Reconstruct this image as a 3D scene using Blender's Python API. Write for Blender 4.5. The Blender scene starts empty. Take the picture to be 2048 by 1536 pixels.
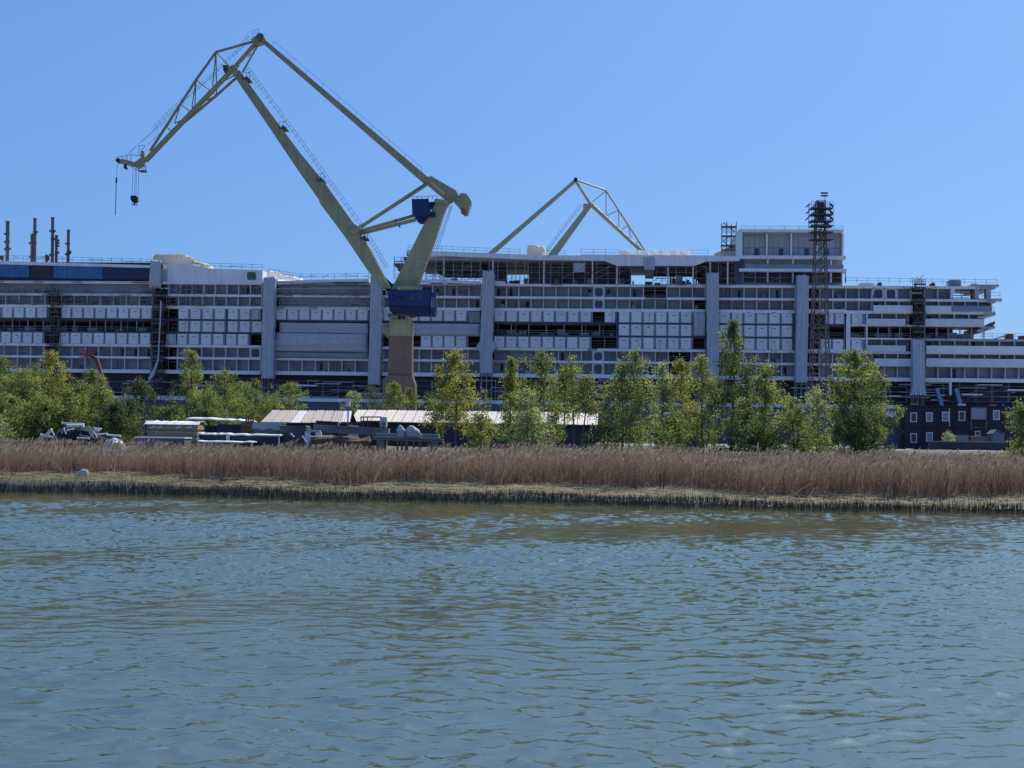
import bpy, math, random
import numpy as np
from mathutils import Vector, Matrix

SC = bpy.context.scene
COL = SC.collection
R = math.radians

# ------------------------------------------------------------------ camera
F = 2814.0                       # focal length in pixels of a 2048 px wide frame
CAM = Vector((0.0, 0.0, 3.0))
PITCH = math.atan(102.0 / F)
ROLL = 0.0138
fwd = Vector((0, math.cos(PITCH), math.sin(PITCH)))
up0 = Vector((0, -math.sin(PITCH), math.cos(PITCH)))
rt0 = Vector((1, 0, 0))
rt = rt0 * math.cos(ROLL) + up0 * math.sin(ROLL)
up = -rt0 * math.sin(ROLL) + up0 * math.cos(ROLL)
cam = bpy.data.cameras.new('camera')
cam.sensor_width = 36.0
cam.lens = F / 2048.0 * 36.0
cam.clip_end = 12000
cam_ob = bpy.data.objects.new('camera', cam)
COL.objects.link(cam_ob)
cam_ob.matrix_world = Matrix(((rt.x, up.x, -fwd.x, CAM.x), (rt.y, up.y, -fwd.y, CAM.y), (rt.z, up.z, -fwd.z, CAM.z), (0, 0, 0, 1)))
SC.camera = cam_ob

# ------------------------------------------------------------------ sky and sun
SUN_AZ, SUN_EL = R(30), R(45)
world = bpy.data.worlds.new('World')
SC.world = world
world.use_nodes = True
wn = world.node_tree
wn.nodes.clear()
sky = wn.nodes.new('ShaderNodeTexSky')
sky.sky_type = 'NISHITA'
sky.sun_disc = False
sky.sun_elevation = SUN_EL
sky.sun_rotation = SUN_AZ
sky.altitude = 0
sky.air_density = 1.0
sky.dust_density = 1.4
sky.ozone_density = 3.0
bg = wn.nodes.new('ShaderNodeBackground')
bg.inputs['Strength'].default_value = 0.125
wo = wn.nodes.new('ShaderNodeOutputWorld')
# the camera's rendering of that sky: deeper blue and a flatter gradient, the same curve in every direction
sp_ = wn.nodes.new('ShaderNodeSeparateColor'); cb_ = wn.nodes.new('ShaderNodeCombineColor')
wn.links.new(sky.outputs[0], sp_.inputs[0])
for i_, (a_, g_, c_) in enumerate(((0.250, 0.43, 0.050), (0.455, 0.42, 0.050), (0.842, 0.36, 0.050))):
    pw = wn.nodes.new('ShaderNodeMath'); pw.operation = 'POWER'; pw.inputs[1].default_value = g_
    ml = wn.nodes.new('ShaderNodeMath'); ml.operation = 'MULTIPLY'; ml.inputs[1].default_value = a_*0.125**(g_-1)
    wn.links.new(sp_.outputs[i_], pw.inputs[0]); wn.links.new(pw.outputs[0], ml.inputs[0]); 
    cu = wn.nodes.new('ShaderNodeMath'); cu.operation = 'POWER'; cu.inputs[1].default_value = 2.5      # the glare round the sun stays glare
    ma = wn.nodes.new('ShaderNodeMath'); ma.operation = 'MULTIPLY_ADD'; ma.inputs[1].default_value = c_*0.125**1.5
    wn.links.new(sp_.outputs[i_], cu.inputs[0]); wn.links.new(cu.outputs[0], ma.inputs[0]); wn.links.new(ml.outputs[0], ma.inputs[2]); wn.links.new(ma.outputs[0], cb_.inputs[i_])
wn.links.new(cb_.outputs[0], bg.inputs[0])
wn.links.new(bg.outputs[0], wo.inputs[0])
sun = bpy.data.lights.new('sun', 'SUN')
sun.energy = 5.0
sun.angle = R(0.53)
sun.color = (1.0, 0.95, 0.86)
sun_ob = bpy.data.objects.new('sun', sun)
COL.objects.link(sun_ob)
sdir = Vector((math.sin(SUN_AZ) * math.cos(SUN_EL), math.cos(SUN_AZ) * math.cos(SUN_EL), math.sin(SUN_EL)))
sun_ob.rotation_euler = sdir.to_track_quat('Z', 'Y').to_euler()
sun_ob.location = (0, 0, 80)

SC.view_settings.view_transform = 'Standard'
SC.view_settings.look = 'None'
SC.view_settings.exposure = 0.0
SC.view_settings.gamma = 1.0
SC.view_settings.use_curve_mapping = False
SC.render.engine = 'CYCLES'
SC.cycles.use_denoising = True
SC.cycles.max_bounces = 6
SC.cycles.diffuse_bounces = 3
SC.cycles.glossy_bounces = 3
SC.cycles.transparent_max_bounces = 6
SC.cycles.sample_clamp_indirect = 4.0
SC.cycles.caustics_reflective = False
SC.cycles.caustics_refractive = False

# ------------------------------------------------------------------ places: where a sight line meets a plane of the site
def ray(px, py):
    return fwd + rt * ((px - 1024.0) / F) + up * ((768.0 - py) / F)

def W(px, py, Y):
    d = ray(px, py)
    return CAM + d * (Y / d.y)

PHI = 0.0733                     # the ship lies turned a little
SO = Vector((0, 300, 0))
SA = Vector((math.cos(PHI), -math.sin(PHI), 0))
SN = Vector((math.sin(PHI), math.cos(PHI), 0))

def SP(px, py, d=0.0):
    """ship coordinates (along, height) on the plane d metres behind its side"""
    r = ray(px, py)
    t = ((SO - CAM).dot(SN) + d) / r.dot(SN)
    p = CAM + r * t - SO
    return p.dot(SA), p.z

def SU(px, py=650, d=0.0):
    return SP(px, py, d)[0]

def SZ(py, px=1255, d=0.0):
    return SP(px, py, d)[1]

# ------------------------------------------------------------------ mesh helpers
class MB:
    def __init__(s):
        s.v = []; s.f = []; s.m = []
    def quad(s, a, b, c, d, mi=0):
        n = len(s.v); s.v += [tuple(a), tuple(b), tuple(c), tuple(d)]; s.f.append((n, n+1, n+2, n+3)); s.m.append(mi)
    def poly(s, pts, mi=0):
        n = len(s.v); s.v += [tuple(p) for p in pts]; s.f.append(tuple(range(n, n+len(pts)))); s.m.append(mi)
    def box(s, x0, x1, y0, y1, z0, z1, mi=0):
        if x1 < x0: x0, x1 = x1, x0
        if y1 < y0: y0, y1 = y1, y0
        if z1 < z0: z0, z1 = z1, z0
        n = len(s.v)
        s.v += [(x0,y0,z0),(x1,y0,z0),(x1,y1,z0),(x0,y1,z0),(x0,y0,z1),(x1,y0,z1),(x1,y1,z1),(x0,y1,z1)]
        for q in ((0,3,2,1),(4,5,6,7),(0,1,5,4),(1,2,6,5),(2,3,7,6),(3,0,4,7)):
            s.f.append(tuple(n+i for i in q)); s.m.append(mi)
        return s
    def bar(s, p, q, w, h=None, mi=0, w2=None, h2=None):
        p = Vector(p); q = Vector(q); h = w if h is None else h
        w2 = w if w2 is None else w2; h2 = h if h2 is None else h2
        a = (q - p).normalized()
        side = Vector((0, 1, 0)) if abs(a.y) < 0.9 else Vector((1, 0, 0))
        side = (side - a * side.dot(a)).normalized()
        nn = a.cross(side)
        n = len(s.v)
        for c, ww, hh in ((p, w, h), (q, w2, h2)):
            for sx, sy in ((-1,-1),(1,-1),(1,1),(-1,1)):
                s.v.append(tuple(c + side * (sx*ww/2) + nn * (sy*hh/2)))
        for k in ((3,2,1,0),(4,5,6,7),(0,1,5,4),(1,2,6,5),(2,3,7,6),(3,0,4,7)):
            s.f.append(tuple(n+i for i in k)); s.m.append(mi)
        return s
    def tube(s, p, q, r, n=6, r2=None, mi=0, cap=True):
        p = Vector(p); q = Vector(q); r2 = r if r2 is None else r2
        a = (q - p).normalized()
        side = Vector((0, 0, 1)) if abs(a.z) < 0.9 else Vector((1, 0, 0))
        side = (side - a * side.dot(a)).normalized(); nn = a.cross(side)
        b = len(s.v)
        for c, rr in ((p, r), (q, r2)):
            for k in range(n):
                t = 2*math.pi*k/n
                s.v.append(tuple(c + side*(rr*math.cos(t)) + nn*(rr*math.sin(t))))
        for k in range(n):
            k2 = (k+1) % n
            s.f.append((b+k, b+k2, b+n+k2, b+n+k)); s.m.append(mi)
        if cap:
            s.f.append(tuple(b+n-1-k for k in range(n))); s.m.append(mi)
            s.f.append(tuple(b+n+k for k in range(n))); s.m.append(mi)
        return s
    def prism(s, pts, y0, y1, mi=0, mi_side=None):
        """outline in x, z carried from y0 to y1"""
        mi_side = mi if mi_side is None else mi_side
        n = len(s.v); k = len(pts)
        ar = sum(pts[i][0]*pts[(i+1)%k][1]-pts[(i+1)%k][0]*pts[i][1] for i in range(k))
        if ar < 0: pts = pts[::-1]
        s.v += [(x, y0, z) for x, z in pts] + [(x, y1, z) for x, z in pts]
        s.f.append(tuple(range(n, n+k))); s.m.append(mi)
        s.f.append(tuple(n+2*k-1-i for i in range(k))); s.m.append(mi)
        for i in range(k):
            j = (i+1) % k
            s.f.append((n+j, n+i, n+k+i, n+k+j)); s.m.append(mi_side)
        return s
    def build(s, name, mat, parent=None, world=False, smooth=False, bevel=0):
        me = bpy.data.meshes.new(name)
        v = s.v
        if parent is not None and world:
            L = parent.location
            v = [(a-L.x, b-L.y, c-L.z) for a, b, c in v]
        me.from_pydata(v, [], s.f)
        mats = mat if isinstance(mat, (list, tuple)) else [mat]
        for m_ in mats: me.materials.append(m_)
        if len(mats) > 1:
            me.polygons.foreach_set('material_index', s.m)
        if smooth:
            me.polygons.foreach_set('use_smooth', [True]*len(me.polygons))
        me.update()
        return link(name, me, parent)

def link(name, me, parent=None):
    o = bpy.data.objects.new(name, me)
    COL.objects.link(o)
    if parent is not None: o.parent = parent
    return o

def tag(o, label=None, cat=None, group=None, kind=None):
    if label: o['label'] = label
    if cat: o['category'] = cat
    if group: o['group'] = group
    if kind: o['kind'] = kind
    return o

def thing(name, label, cat, loc, rotz=0.0, group=None):
    o = bpy.data.objects.new(name, None)
    o.empty_display_size = 0.3
    COL.objects.link(o)
    o.location = loc; o.rotation_euler = (0, 0, rotz)
    return tag(o, label, cat, group)

def np_mesh(name, V, Fq, mat, parent=None, attr=None):
    """numpy vertices (n,3) and quads (m,4) or triangles (m,3)"""
    me = bpy.data.meshes.new(name)
    V = np.ascontiguousarray(V, dtype=np.float32); Fq = np.ascontiguousarray(Fq, dtype=np.int32)
    k = Fq.shape[1]
    me.vertices.add(len(V)); me.vertices.foreach_set('co', V.ravel())
    me.loops.add(Fq.size); me.loops.foreach_set('vertex_index', Fq.ravel())
    me.polygons.add(len(Fq))
    me.polygons.foreach_set('loop_start', np.arange(0, Fq.size, k, dtype=np.int32))
    me.polygons.foreach_set('loop_total', np.full(len(Fq), k, dtype=np.int32))
    if attr is not None:
        a = me.attributes.new('tone', 'FLOAT', 'POINT')
        a.data.foreach_set('value', np.ascontiguousarray(attr, dtype=np.float32))
    me.materials.append(mat)
    me.update(calc_edges=True)
    return link(name, me, parent)

# ------------------------------------------------------------------ materials
def new_mat(name):
    m = bpy.data.materials.new(name); m.use_nodes = True
    nt = m.node_tree
    return m, nt, nt.nodes['Principled BSDF']

def mat(name, col, rough=0.6, var=0.12, scale=0.6, metal=0.0, bump=0.0, bscale=6.0, streak=0.0, spec=0.4, stretch=None, each=0.0, rust=0.0):
    """painted or raw surface: colour varied by broad noise, finer noise and, if asked, vertical run-off streaks"""
    m, nt, b = new_mat(name)
    N = nt.nodes.new; L = nt.links.new
    tc = N('ShaderNodeTexCoord')
    mp = N('ShaderNodeMapping')
    if stretch: mp.inputs['Scale'].default_value = stretch
    L(tc.outputs['Object'], mp.inputs['Vector'])
    n1 = N('ShaderNodeTexNoise'); n1.inputs['Scale'].default_value = scale; n1.inputs['Detail'].default_value = 5; n1.inputs['Roughness'].default_value = 0.65
    L(mp.outputs[0], n1.inputs['Vector'])
    rp = N('ShaderNodeMapRange'); rp.inputs[1].default_value = 0.25; rp.inputs[2].default_value = 0.75
    rp.inputs[3].default_value = 1 - var; rp.inputs[4].default_value = 1 + var
    L(n1.outputs['Fac'], rp.inputs[0])
    fac = rp.outputs[0]
    if streak:
        ms = N('ShaderNodeMapping'); ms.inputs['Scale'].default_value = (3.0, 3.0, 0.12)
        L(tc.outputs['Object'], ms.inputs['Vector'])
        n2 = N('ShaderNodeTexNoise'); n2.inputs['Scale'].default_value = 1.2; n2.inputs['Detail'].default_value = 4
        L(ms.outputs[0], n2.inputs['Vector'])
        r2 = N('ShaderNodeMapRange'); r2.inputs[1].default_value = 0.35; r2.inputs[2].default_value = 0.7
        r2.inputs[3].default_value = 1 + streak*0.3; r2.inputs[4].default_value = 1 - streak
        L(n2.outputs['Fac'], r2.inputs[0])
        mu = N('ShaderNodeMath'); mu.operation = 'MULTIPLY'
        L(fac, mu.inputs[0]); L(r2.outputs[0], mu.inputs[1]); fac = mu.outputs[0]
    if each:                                        # no two pieces quite alike
        oi = N('ShaderNodeObjectInfo'); r3 = N('ShaderNodeMapRange'); r3.inputs[3].default_value = 1-each; r3.inputs[4].default_value = 1+each
        L(oi.outputs['Random'], r3.inputs[0]); m3 = N('ShaderNodeMath'); m3.operation = 'MULTIPLY'
        L(fac, m3.inputs[0]); L(r3.outputs[0], m3.inputs[1]); fac = m3.outputs[0]
    vm = N('ShaderNodeVectorMath'); vm.operation = 'SCALE'
    vm.inputs[0].default_value = col[:3]
    L(fac, vm.inputs['Scale'])
    cout = vm.outputs[0]
    if rust:
        n5 = N('ShaderNodeTexNoise'); n5.inputs['Scale'].default_value = 0.55; n5.inputs['Detail'].default_value = 7; n5.inputs['Roughness'].default_value = 0.75
        L(tc.outputs['Object'], n5.inputs['Vector'])
        r5 = N('ShaderNodeMapRange'); r5.inputs[1].default_value = 0.56; r5.inputs[2].default_value = 0.70; r5.inputs[4].default_value = rust
        L(n5.outputs['Fac'], r5.inputs[0])
        m5 = N('ShaderNodeMix'); m5.data_type = 'RGBA'; m5.inputs[7].default_value = (0.12, 0.065, 0.035, 1)
        L(r5.outputs[0], m5.inputs[0]); L(cout, m5.inputs[6]); cout = m5.outputs[2]
    L(cout, b.inputs['Base Color'])
    b.inputs['Roughness'].default_value = rough
    b.inputs['Metallic'].default_value = metal
    b.inputs['Specular IOR Level'].default_value = spec
    if bump:
        n3 = N('ShaderNodeTexNoise'); n3.inputs['Scale'].default_value = bscale; n3.inputs['Detail'].default_value = 4
        L(mp.outputs[0], n3.inputs['Vector'])
        bp = N('ShaderNodeBump'); bp.inputs['Strength'].default_value = bump; bp.inputs['Distance'].default_value = 0.1
        L(n3.outputs['Fac'], bp.inputs['Height']); L(bp.outputs[0], b.inputs['Normal'])
    return m

def leaf_mat(name, dark, light, transl=0.45):
    m, nt, b = new_mat(name)
    nt.nodes.remove(b)
    N = nt.nodes.new; L = nt.links.new
    at = N('ShaderNodeAttribute'); at.attribute_name = 'tone'
    mx = N('ShaderNodeMix'); mx.data_type = 'RGBA'
    mx.inputs[6].default_value = (*dark, 1); mx.inputs[7].default_value = (*light, 1)
    L(at.outputs['Fac'], mx.inputs[0])
    df = N('ShaderNodeBsdfPrincipled'); df.inputs['Roughness'].default_value = 0.5; df.inputs['Specular IOR Level'].default_value = 0.35
    L(mx.outputs[2], df.inputs['Base Color'])
    tr = N('ShaderNodeBsdfTranslucent')
    hs = N('ShaderNodeMix'); hs.data_type = 'RGBA'; hs.blend_type = 'MULTIPLY'; hs.inputs[0].default_value = 1.0
    hs.inputs[7].default_value = (1.45, 1.5, 0.8, 1)
    L(mx.outputs[2], hs.inputs[6]); L(hs.outputs[2], tr.inputs['Color'])
    ms = N('ShaderNodeMixShader'); ms.inputs[0].default_value = transl
    L(df.outputs[0], ms.inputs[1]); L(tr.outputs[0], ms.inputs[2])
    L(ms.outputs[0], nt.nodes['Material Output'].inputs['Surface'])
    return m

def tone_mat(name, dark, light, rough=0.7, transl=0.0, spec=0.3):
    m, nt, b = new_mat(name)
    N = nt.nodes.new; L = nt.links.new
    at = N('ShaderNodeAttribute'); at.attribute_name = 'tone'
    mx = N('ShaderNodeMix'); mx.data_type = 'RGBA'
    mx.inputs[6].default_value = (*dark, 1); mx.inputs[7].default_value = (*light, 1)
    L(at.outputs['Fac'], mx.inputs[0]); L(mx.outputs[2], b.inputs['Base Color'])
    b.inputs['Roughness'].default_value = rough; b.inputs['Specular IOR Level'].default_value = spec
    if transl:
        tr = N('ShaderNodeBsdfTranslucent'); L(mx.outputs[2], tr.inputs['Color'])
        ms = N('ShaderNodeMixShader'); ms.inputs[0].default_value = transl
        L(b.outputs[0], ms.inputs[1]); L(tr.outputs[0], ms.inputs[2])
        L(ms.outputs[0], nt.nodes['Material Output'].inputs['Surface'])
    return m

M = {}
M['white'] = mat('white ship paint', (0.80, 0.80, 0.80), 0.45, 0.10, 0.3, streak=0.16, rust=0.10)
M['white2'] = mat('white panel film', (0.72, 0.73, 0.74), 0.5, 0.07, 0.4, each=0.09, streak=0.08)
M['primer'] = mat('grey primer', (0.40, 0.41, 0.42), 0.6, 0.14, 0.25, streak=0.15)
M['cabin'] = mat('cabin wall', (0.42, 0.425, 0.44), 0.6, 0.16, 0.3, streak=0.1)
M['navy'] = mat('dark blue paint', (0.045, 0.062, 0.105), 0.5, 0.2, 0.4)
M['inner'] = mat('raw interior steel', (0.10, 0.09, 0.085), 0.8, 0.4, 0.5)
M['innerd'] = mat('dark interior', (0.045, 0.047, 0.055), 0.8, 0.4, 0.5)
M['hull'] = mat('pale blue hull', (0.075, 0.10, 0.15), 0.5, 0.2, 0.1, streak=0.12)
M['lowwall'] = mat('lower deck wall', (0.045, 0.052, 0.072), 0.6, 0.5, 0.25)
M['sheet'] = mat('plastic sheeting', (0.45, 0.47, 0.50), 0.4, 0.12, 0.5, bump=0.5, bscale=1.6, streak=0.12)
M['sheetg'] = mat('greenish sheeting', (0.25, 0.30, 0.30), 0.45, 0.15, 0.5, bump=0.4, bscale=1.6)
M['tarp'] = mat('white tarpaulin', (0.80, 0.79, 0.76), 0.5, 0.06, 0.5, bump=0.4, bscale=1.5)
M['canvas'] = mat('cream canvas', (0.62, 0.56, 0.47), 0.7, 0.1, 0.6, bump=0.3)
M['bluewrap'] = mat('blue wrap', (0.05, 0.165, 0.33), 0.45, 0.25, 0.25, streak=0.25)
M['navywrap'] = mat('navy wrap', (0.018, 0.03, 0.075), 0.45, 0.25, 0.25, streak=0.2)
M['steel'] = mat('galvanised scaffold steel', (0.38, 0.39, 0.40), 0.5, 0.15, 0.8, metal=0.3)
M['darksteel'] = mat('weathered dark steel', (0.085, 0.08, 0.08), 0.6, 0.25, 0.8)
M['plank'] = mat('scaffold planks', (0.13, 0.11, 0.095), 0.8, 0.35, 0.8)
M['rust'] = mat('rusty steel', (0.17, 0.085, 0.05), 0.8, 0.4, 0.6)
M['crane'] = mat('olive yellow crane paint', (0.34, 0.325, 0.18), 0.5, 0.2, 0.25, streak=0.22, rust=0.45)
M['craneb'] = mat('brown column paint', (0.21, 0.135, 0.09), 0.6, 0.18, 0.3, streak=0.25, rust=0.3)
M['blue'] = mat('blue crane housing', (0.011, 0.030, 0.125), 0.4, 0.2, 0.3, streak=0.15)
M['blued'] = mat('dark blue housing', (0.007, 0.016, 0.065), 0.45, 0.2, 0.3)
M['black'] = mat('black rubber and grease', (0.02, 0.02, 0.022), 0.6, 0.3, 1.0)
M['bark'] = mat('birch bark', (0.13, 0.115, 0.10), 0.9, 0.4, 1.2)
M['glass'] = mat('grey window film', (0.21, 0.225, 0.26), 0.3, 0.3, 0.35, spec=0.5, each=0.38)
M['glassd'] = mat('dark glass', (0.03, 0.035, 0.05), 0.12, 0.3, 0.5, spec=0.6)
M['glassr'] = mat('balustrade glass', (0.22, 0.25, 0.30), 0.15, 0.1, 0.3, spec=0.6)

def see_through_cloth(m, k):
    """thin cloth: part of the light comes through from behind"""
    nt = m.node_tree; b = nt.nodes['Principled BSDF']; src = b.inputs['Base Color'].links[0].from_socket
    tr = nt.nodes.new('ShaderNodeBsdfTranslucent'); nt.links.new(src, tr.inputs['Color'])
    ms = nt.nodes.new('ShaderNodeMixShader'); ms.inputs[0].default_value = k
    nt.links.new(b.outputs[0], ms.inputs[1]); nt.links.new(tr.outputs[0], ms.inputs[2]); nt.links.new(ms.outputs[0], nt.nodes['Material Output'].inputs['Surface'])
M['roofcloth'] = mat('thin white cloth', (0.90, 0.89, 0.86), 0.5, 0.05, 0.5, bump=0.4, bscale=1.5)
M['roofcanvas'] = mat('thin cream cloth', (0.74, 0.68, 0.58), 0.6, 0.08, 0.5, bump=0.4, bscale=1.5)
see_through_cloth(M['roofcloth'], 0.62)
see_through_cloth(M['roofcanvas'], 0.5)
# ================================================================== land and water
rng = np.random.default_rng(7)

def shore(x):
    x = np.clip(x, -70, 70)
    return 61.6 - 0.145*x + 0.7*np.sin(x*0.31+1.0) + 0.35*np.sin(x*0.83) + 0.2*np.sin(x*2.1)

_S = [-60, -25, -8, -3, 0, 4, 7, 9, 11, 20, 33, 46, 9000]
_Z = [-3, -2.2, -0.9, -0.32, -0.12, 0.0, 0.12, 0.32, 0.5, 0.62, 1.5, 1.8, 1.8]

def gz(x, y):
    s = np.asarray(y) - shore(np.asarray(x))
    z = np.interp(s, _S, _Z)
    a = np.clip((s-2)/10, 0, 1)*np.clip((260-s)/60, 0, 1)
    return z + a*(0.07*np.sin(x*0.7+y*0.4)+0.06*np.sin(x*1.7-y*1.1+2)+0.05*np.sin(x*0.23+y*0.31))

def axis(fine0, fine1, step, far0, far1, g=1.35):
    a = list(np.arange(fine0, fine1+step*0.5, step))
    s, v = step, fine1
    hi = []
    while v < far1:
        s *= g; v += s; hi.append(min(v, far1))
    s, v = step, fine0
    lo = []
    while v > far0:
        s *= g; v -= s; lo.append(max(v, far0))
    return np.array(lo[::-1] + a + hi)

def grid(xs, ys):
    nx, ny = len(xs), len(ys)
    X, Y = np.meshgrid(xs, ys)
    i = np.arange(nx*ny).reshape(ny, nx)
    q = np.stack([i[:-1, :-1], i[:-1, 1:], i[1:, 1:], i[1:, :-1]], -1).reshape(-1, 4)
    return X.ravel(), Y.ravel(), q

# ground: one sheet from the river bed to the horizon
X, Y, Q = grid(axis(-55, 55, 0.9, -5000, 5000), axis(50, 130, 0.5, 20, 9000))
Z = gz(X, Y)
S = Y - shore(X)
mg, nt, b = new_mat('shore mud, straw and yard gravel')
N = nt.nodes.new; L = nt.links.new
at = N('ShaderNodeAttribute'); at.attribute_name = 'tone'
tc = N('ShaderNodeTexCoord')
nz = N('ShaderNodeTexNoise'); nz.inputs['Scale'].default_value = 1.1; nz.inputs['Detail'].default_value = 6
L(tc.outputs['Object'], nz.inputs['Vector'])
ad = N('ShaderNodeMath'); ad.operation = 'MULTIPLY_ADD'; ad.inputs[1].default_value = 0.18; ad.inputs[2].default_value = -0.09
L(nz.outputs['Fac'], ad.inputs[0])
a2 = N('ShaderNodeMath'); a2.operation = 'ADD'
L(at.outputs['Fac'], a2.inputs[0]); L(ad.outputs[0], a2.inputs[1])
cr = N('ShaderNodeValToRGB')
el = cr.color_ramp.elements
el[0].position = 0.0; el[0].color = (0.020, 0.020, 0.018, 1)
el[1].position = 1.0; el[1].color = (0.36, 0.34, 0.31, 1)
for p_, c_ in ((0.30, (0.035, 0.030, 0.022, 1)), (0.40, (0.17, 0.145, 0.085, 1)), (0.52, (0.22, 0.178, 0.092, 1)), (0.66, (0.12, 0.085, 0.060, 1)), (0.82, (0.13, 0.115, 0.07, 1))):
    e = el.new(p_); e.color = c_
L(a2.outputs[0], cr.inputs[0])
n4 = N('ShaderNodeTexNoise'); n4.inputs['Scale'].default_value = 7; n4.inputs['Detail'].default_value = 5
L(tc.outputs['Object'], n4.inputs['Vector'])
mr = N('ShaderNodeMapRange'); mr.inputs[3].default_value = 0.55; mr.inputs[4].default_value = 1.45
L(n4.outputs['Fac'], mr.inputs[0])
vs = N('ShaderNodeVectorMath'); vs.operation = 'SCALE'
L(cr.outputs[0], vs.inputs[0]); L(mr.outputs[0], vs.inputs['Scale']); L(vs.outputs[0], b.inputs['Base Color'])
rr = N('ShaderNodeMapRange'); rr.inputs[1].default_value = 0.15; rr.inputs[2].default_value = 0.4; rr.inputs[3].default_value = 0.22; rr.inputs[4].default_value = 0.95
L(at.outputs['Fac'], rr.inputs[0]); L(rr.outputs[0], b.inputs['Roughness'])
bp = N('ShaderNodeBump'); bp.inputs['Strength'].default_value = 0.8; bp.inputs['Distance'].default_value = 0.08
L(n4.outputs['Fac'], bp.inputs['Height']); L(bp.outputs[0], b.inputs['Normal'])
tone = np.interp(S, [-50, 0, 5, 7.5, 10, 13, 26, 34, 110], [0.0, 0.05, 0.2, 0.4, 0.52, 0.66, 0.7, 0.74, 0.76])
tone = np.where(S > 112, np.interp(S, [112, 135], [0.76, 1.0]), tone)
tone = tone - np.interp(X, [-30, -6, 0], [0.13, 0.10, 0])*((S > 5) & (S < 13.5))
ground = np_mesh('ground', np.stack([X, Y, Z], -1), Q, mg, None, tone)
ground.data.polygons.foreach_set('use_smooth', [True]*len(Q))
tag(ground, kind='structure', label='muddy shore rising to the gravel shipyard ground')

WAVES = ((2.6, 4, 0.010), (1.3, 10, 0.028), (0.8, 18, 0.044), (0.5, 28, 0.054), (0.3, 34, 0.062), (0.19, 30, 0.080))
# water: waves as real relief, ripples below that as bump
def rows():
    y, o = 11.0, []
    while y < 74:
        o.append(y); y += 0.0034*y + 0.006
    return np.array(o)
xs = axis(-31, 31, 0.095, -600, 600, 1.45)
yr = rows()
ys = np.concatenate([[-80, -40, -15, -2, 4, 8, 9.7], yr])
X, Y, Q = grid(xs, ys)
Hh = np.zeros_like(X)
wr = np.random.default_rng(21)
inside = (np.abs(X) < 45) & (Y > 9)
xi, yi = X[inside], Y[inside]
dyv = 0.0034*yi + 0.006
h = np.zeros_like(xi); ddx = np.zeros_like(xi); ddy = np.zeros_like(xi)
# broken, wandering crests: bend the wave field a little before summing it
wx = xi + 0.35*np.sin(yi*0.9+1.3)*np.sin(xi*0.4) + 0.22*np.sin(xi*1.3+yi*0.7)
wy = yi + 0.30*np.sin(xi*0.8+0.4) + 0.16*np.sin(xi*1.9-yi*0.8+2.0)
for lam0, n_, steep in WAVES:
    for k in range(n_):
        lam = lam0*wr.uniform(0.75, 1.3)
        th = R(97) + wr.normal(0, 0.85)            # direction of travel, mostly towards the camera
        kk = 2*math.pi/lam
        amp = steep/kk*wr.uniform(0.6, 1.4)
        ph = wr.uniform(0, 6.28)
        cx_, cy_ = math.cos(th), math.sin(th)
        arg = kk*(wx*cx_+wy*cy_)+ph
        if lam < 1.6:                                # groups of ripples come and go
            g = np.clip(1.15*np.sin(xi*wr.uniform(-0.8, 0.8)+yi*wr.uniform(-0.8, 0.8)+wr.uniform(0, 6.28))-0.12, 0, None)*np.clip(lam/(2.6*dyv), 0.15, 1)
        else:
            g = 1.0
        ag = amp*g
        h += ag*np.sin(arg)
        c_ = ag*np.cos(arg)*1.1                     # crests pinch together, troughs lie broad
        ddx += c_*cx_; ddy += c_*cy_
# gusts and the calm strip under the bank
gust = 0.92+0.30*np.sin(xi*0.13+yi*0.21+0.5)+0.26*np.sin(xi*-0.21+yi*0.37+2.0)+0.16*np.sin(xi*0.45-yi*0.52+1.0)
calm = np.interp(yi-shore(xi), [-20, -9, -4, 0], [1, 0.95, 0.7, 0.3])
gc = gust*calm
Hh[inside] = h*gc
X = X.copy(); Y = Y.copy()
X[inside] += ddx*gc; Y[inside] += ddy*gc
mw, nt, b = new_mat('river water')
N = nt.nodes.new; L = nt.links.new
tc = N('ShaderNodeTexCoord')
mp = N('ShaderNodeMapping'); mp.inputs['Scale'].default_value = (0.75, 1.5, 1.0); mp.inputs['Rotation'].default_value = (0, 0, 0.12)
L(tc.outputs['Object'], mp.inputs['Vector'])
n1 = N('ShaderNodeTexNoise'); n1.inputs['Scale'].default_value = 6.0; n1.inputs['Detail'].default_value = 3; n1.inputs['Roughness'].default_value = 0.55; n1.inputs['Distortion'].default_value = 0.5
L(mp.outputs[0], n1.inputs['Vector'])
bp = N('ShaderNodeBump'); bp.inputs['Strength'].default_value = 0.13; bp.inputs['Distance'].default_value = 0.05
L(n1.outputs['Fac'], bp.inputs['Height'])
n2 = N('ShaderNodeTexNoise'); n2.inputs['Scale'].default_value = 0.12; n2.inputs['Detail'].default_value = 3
L(tc.outputs['Object'], n2.inputs['Vector'])
cm = N('ShaderNodeMix'); cm.data_type = 'RGBA'
cm.inputs[6].default_value = (0.064, 0.076, 0.044, 1); cm.inputs[7].default_value = (0.082, 0.088, 0.048, 1)
L(n2.outputs['Fac'], cm.inputs[0])
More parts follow.
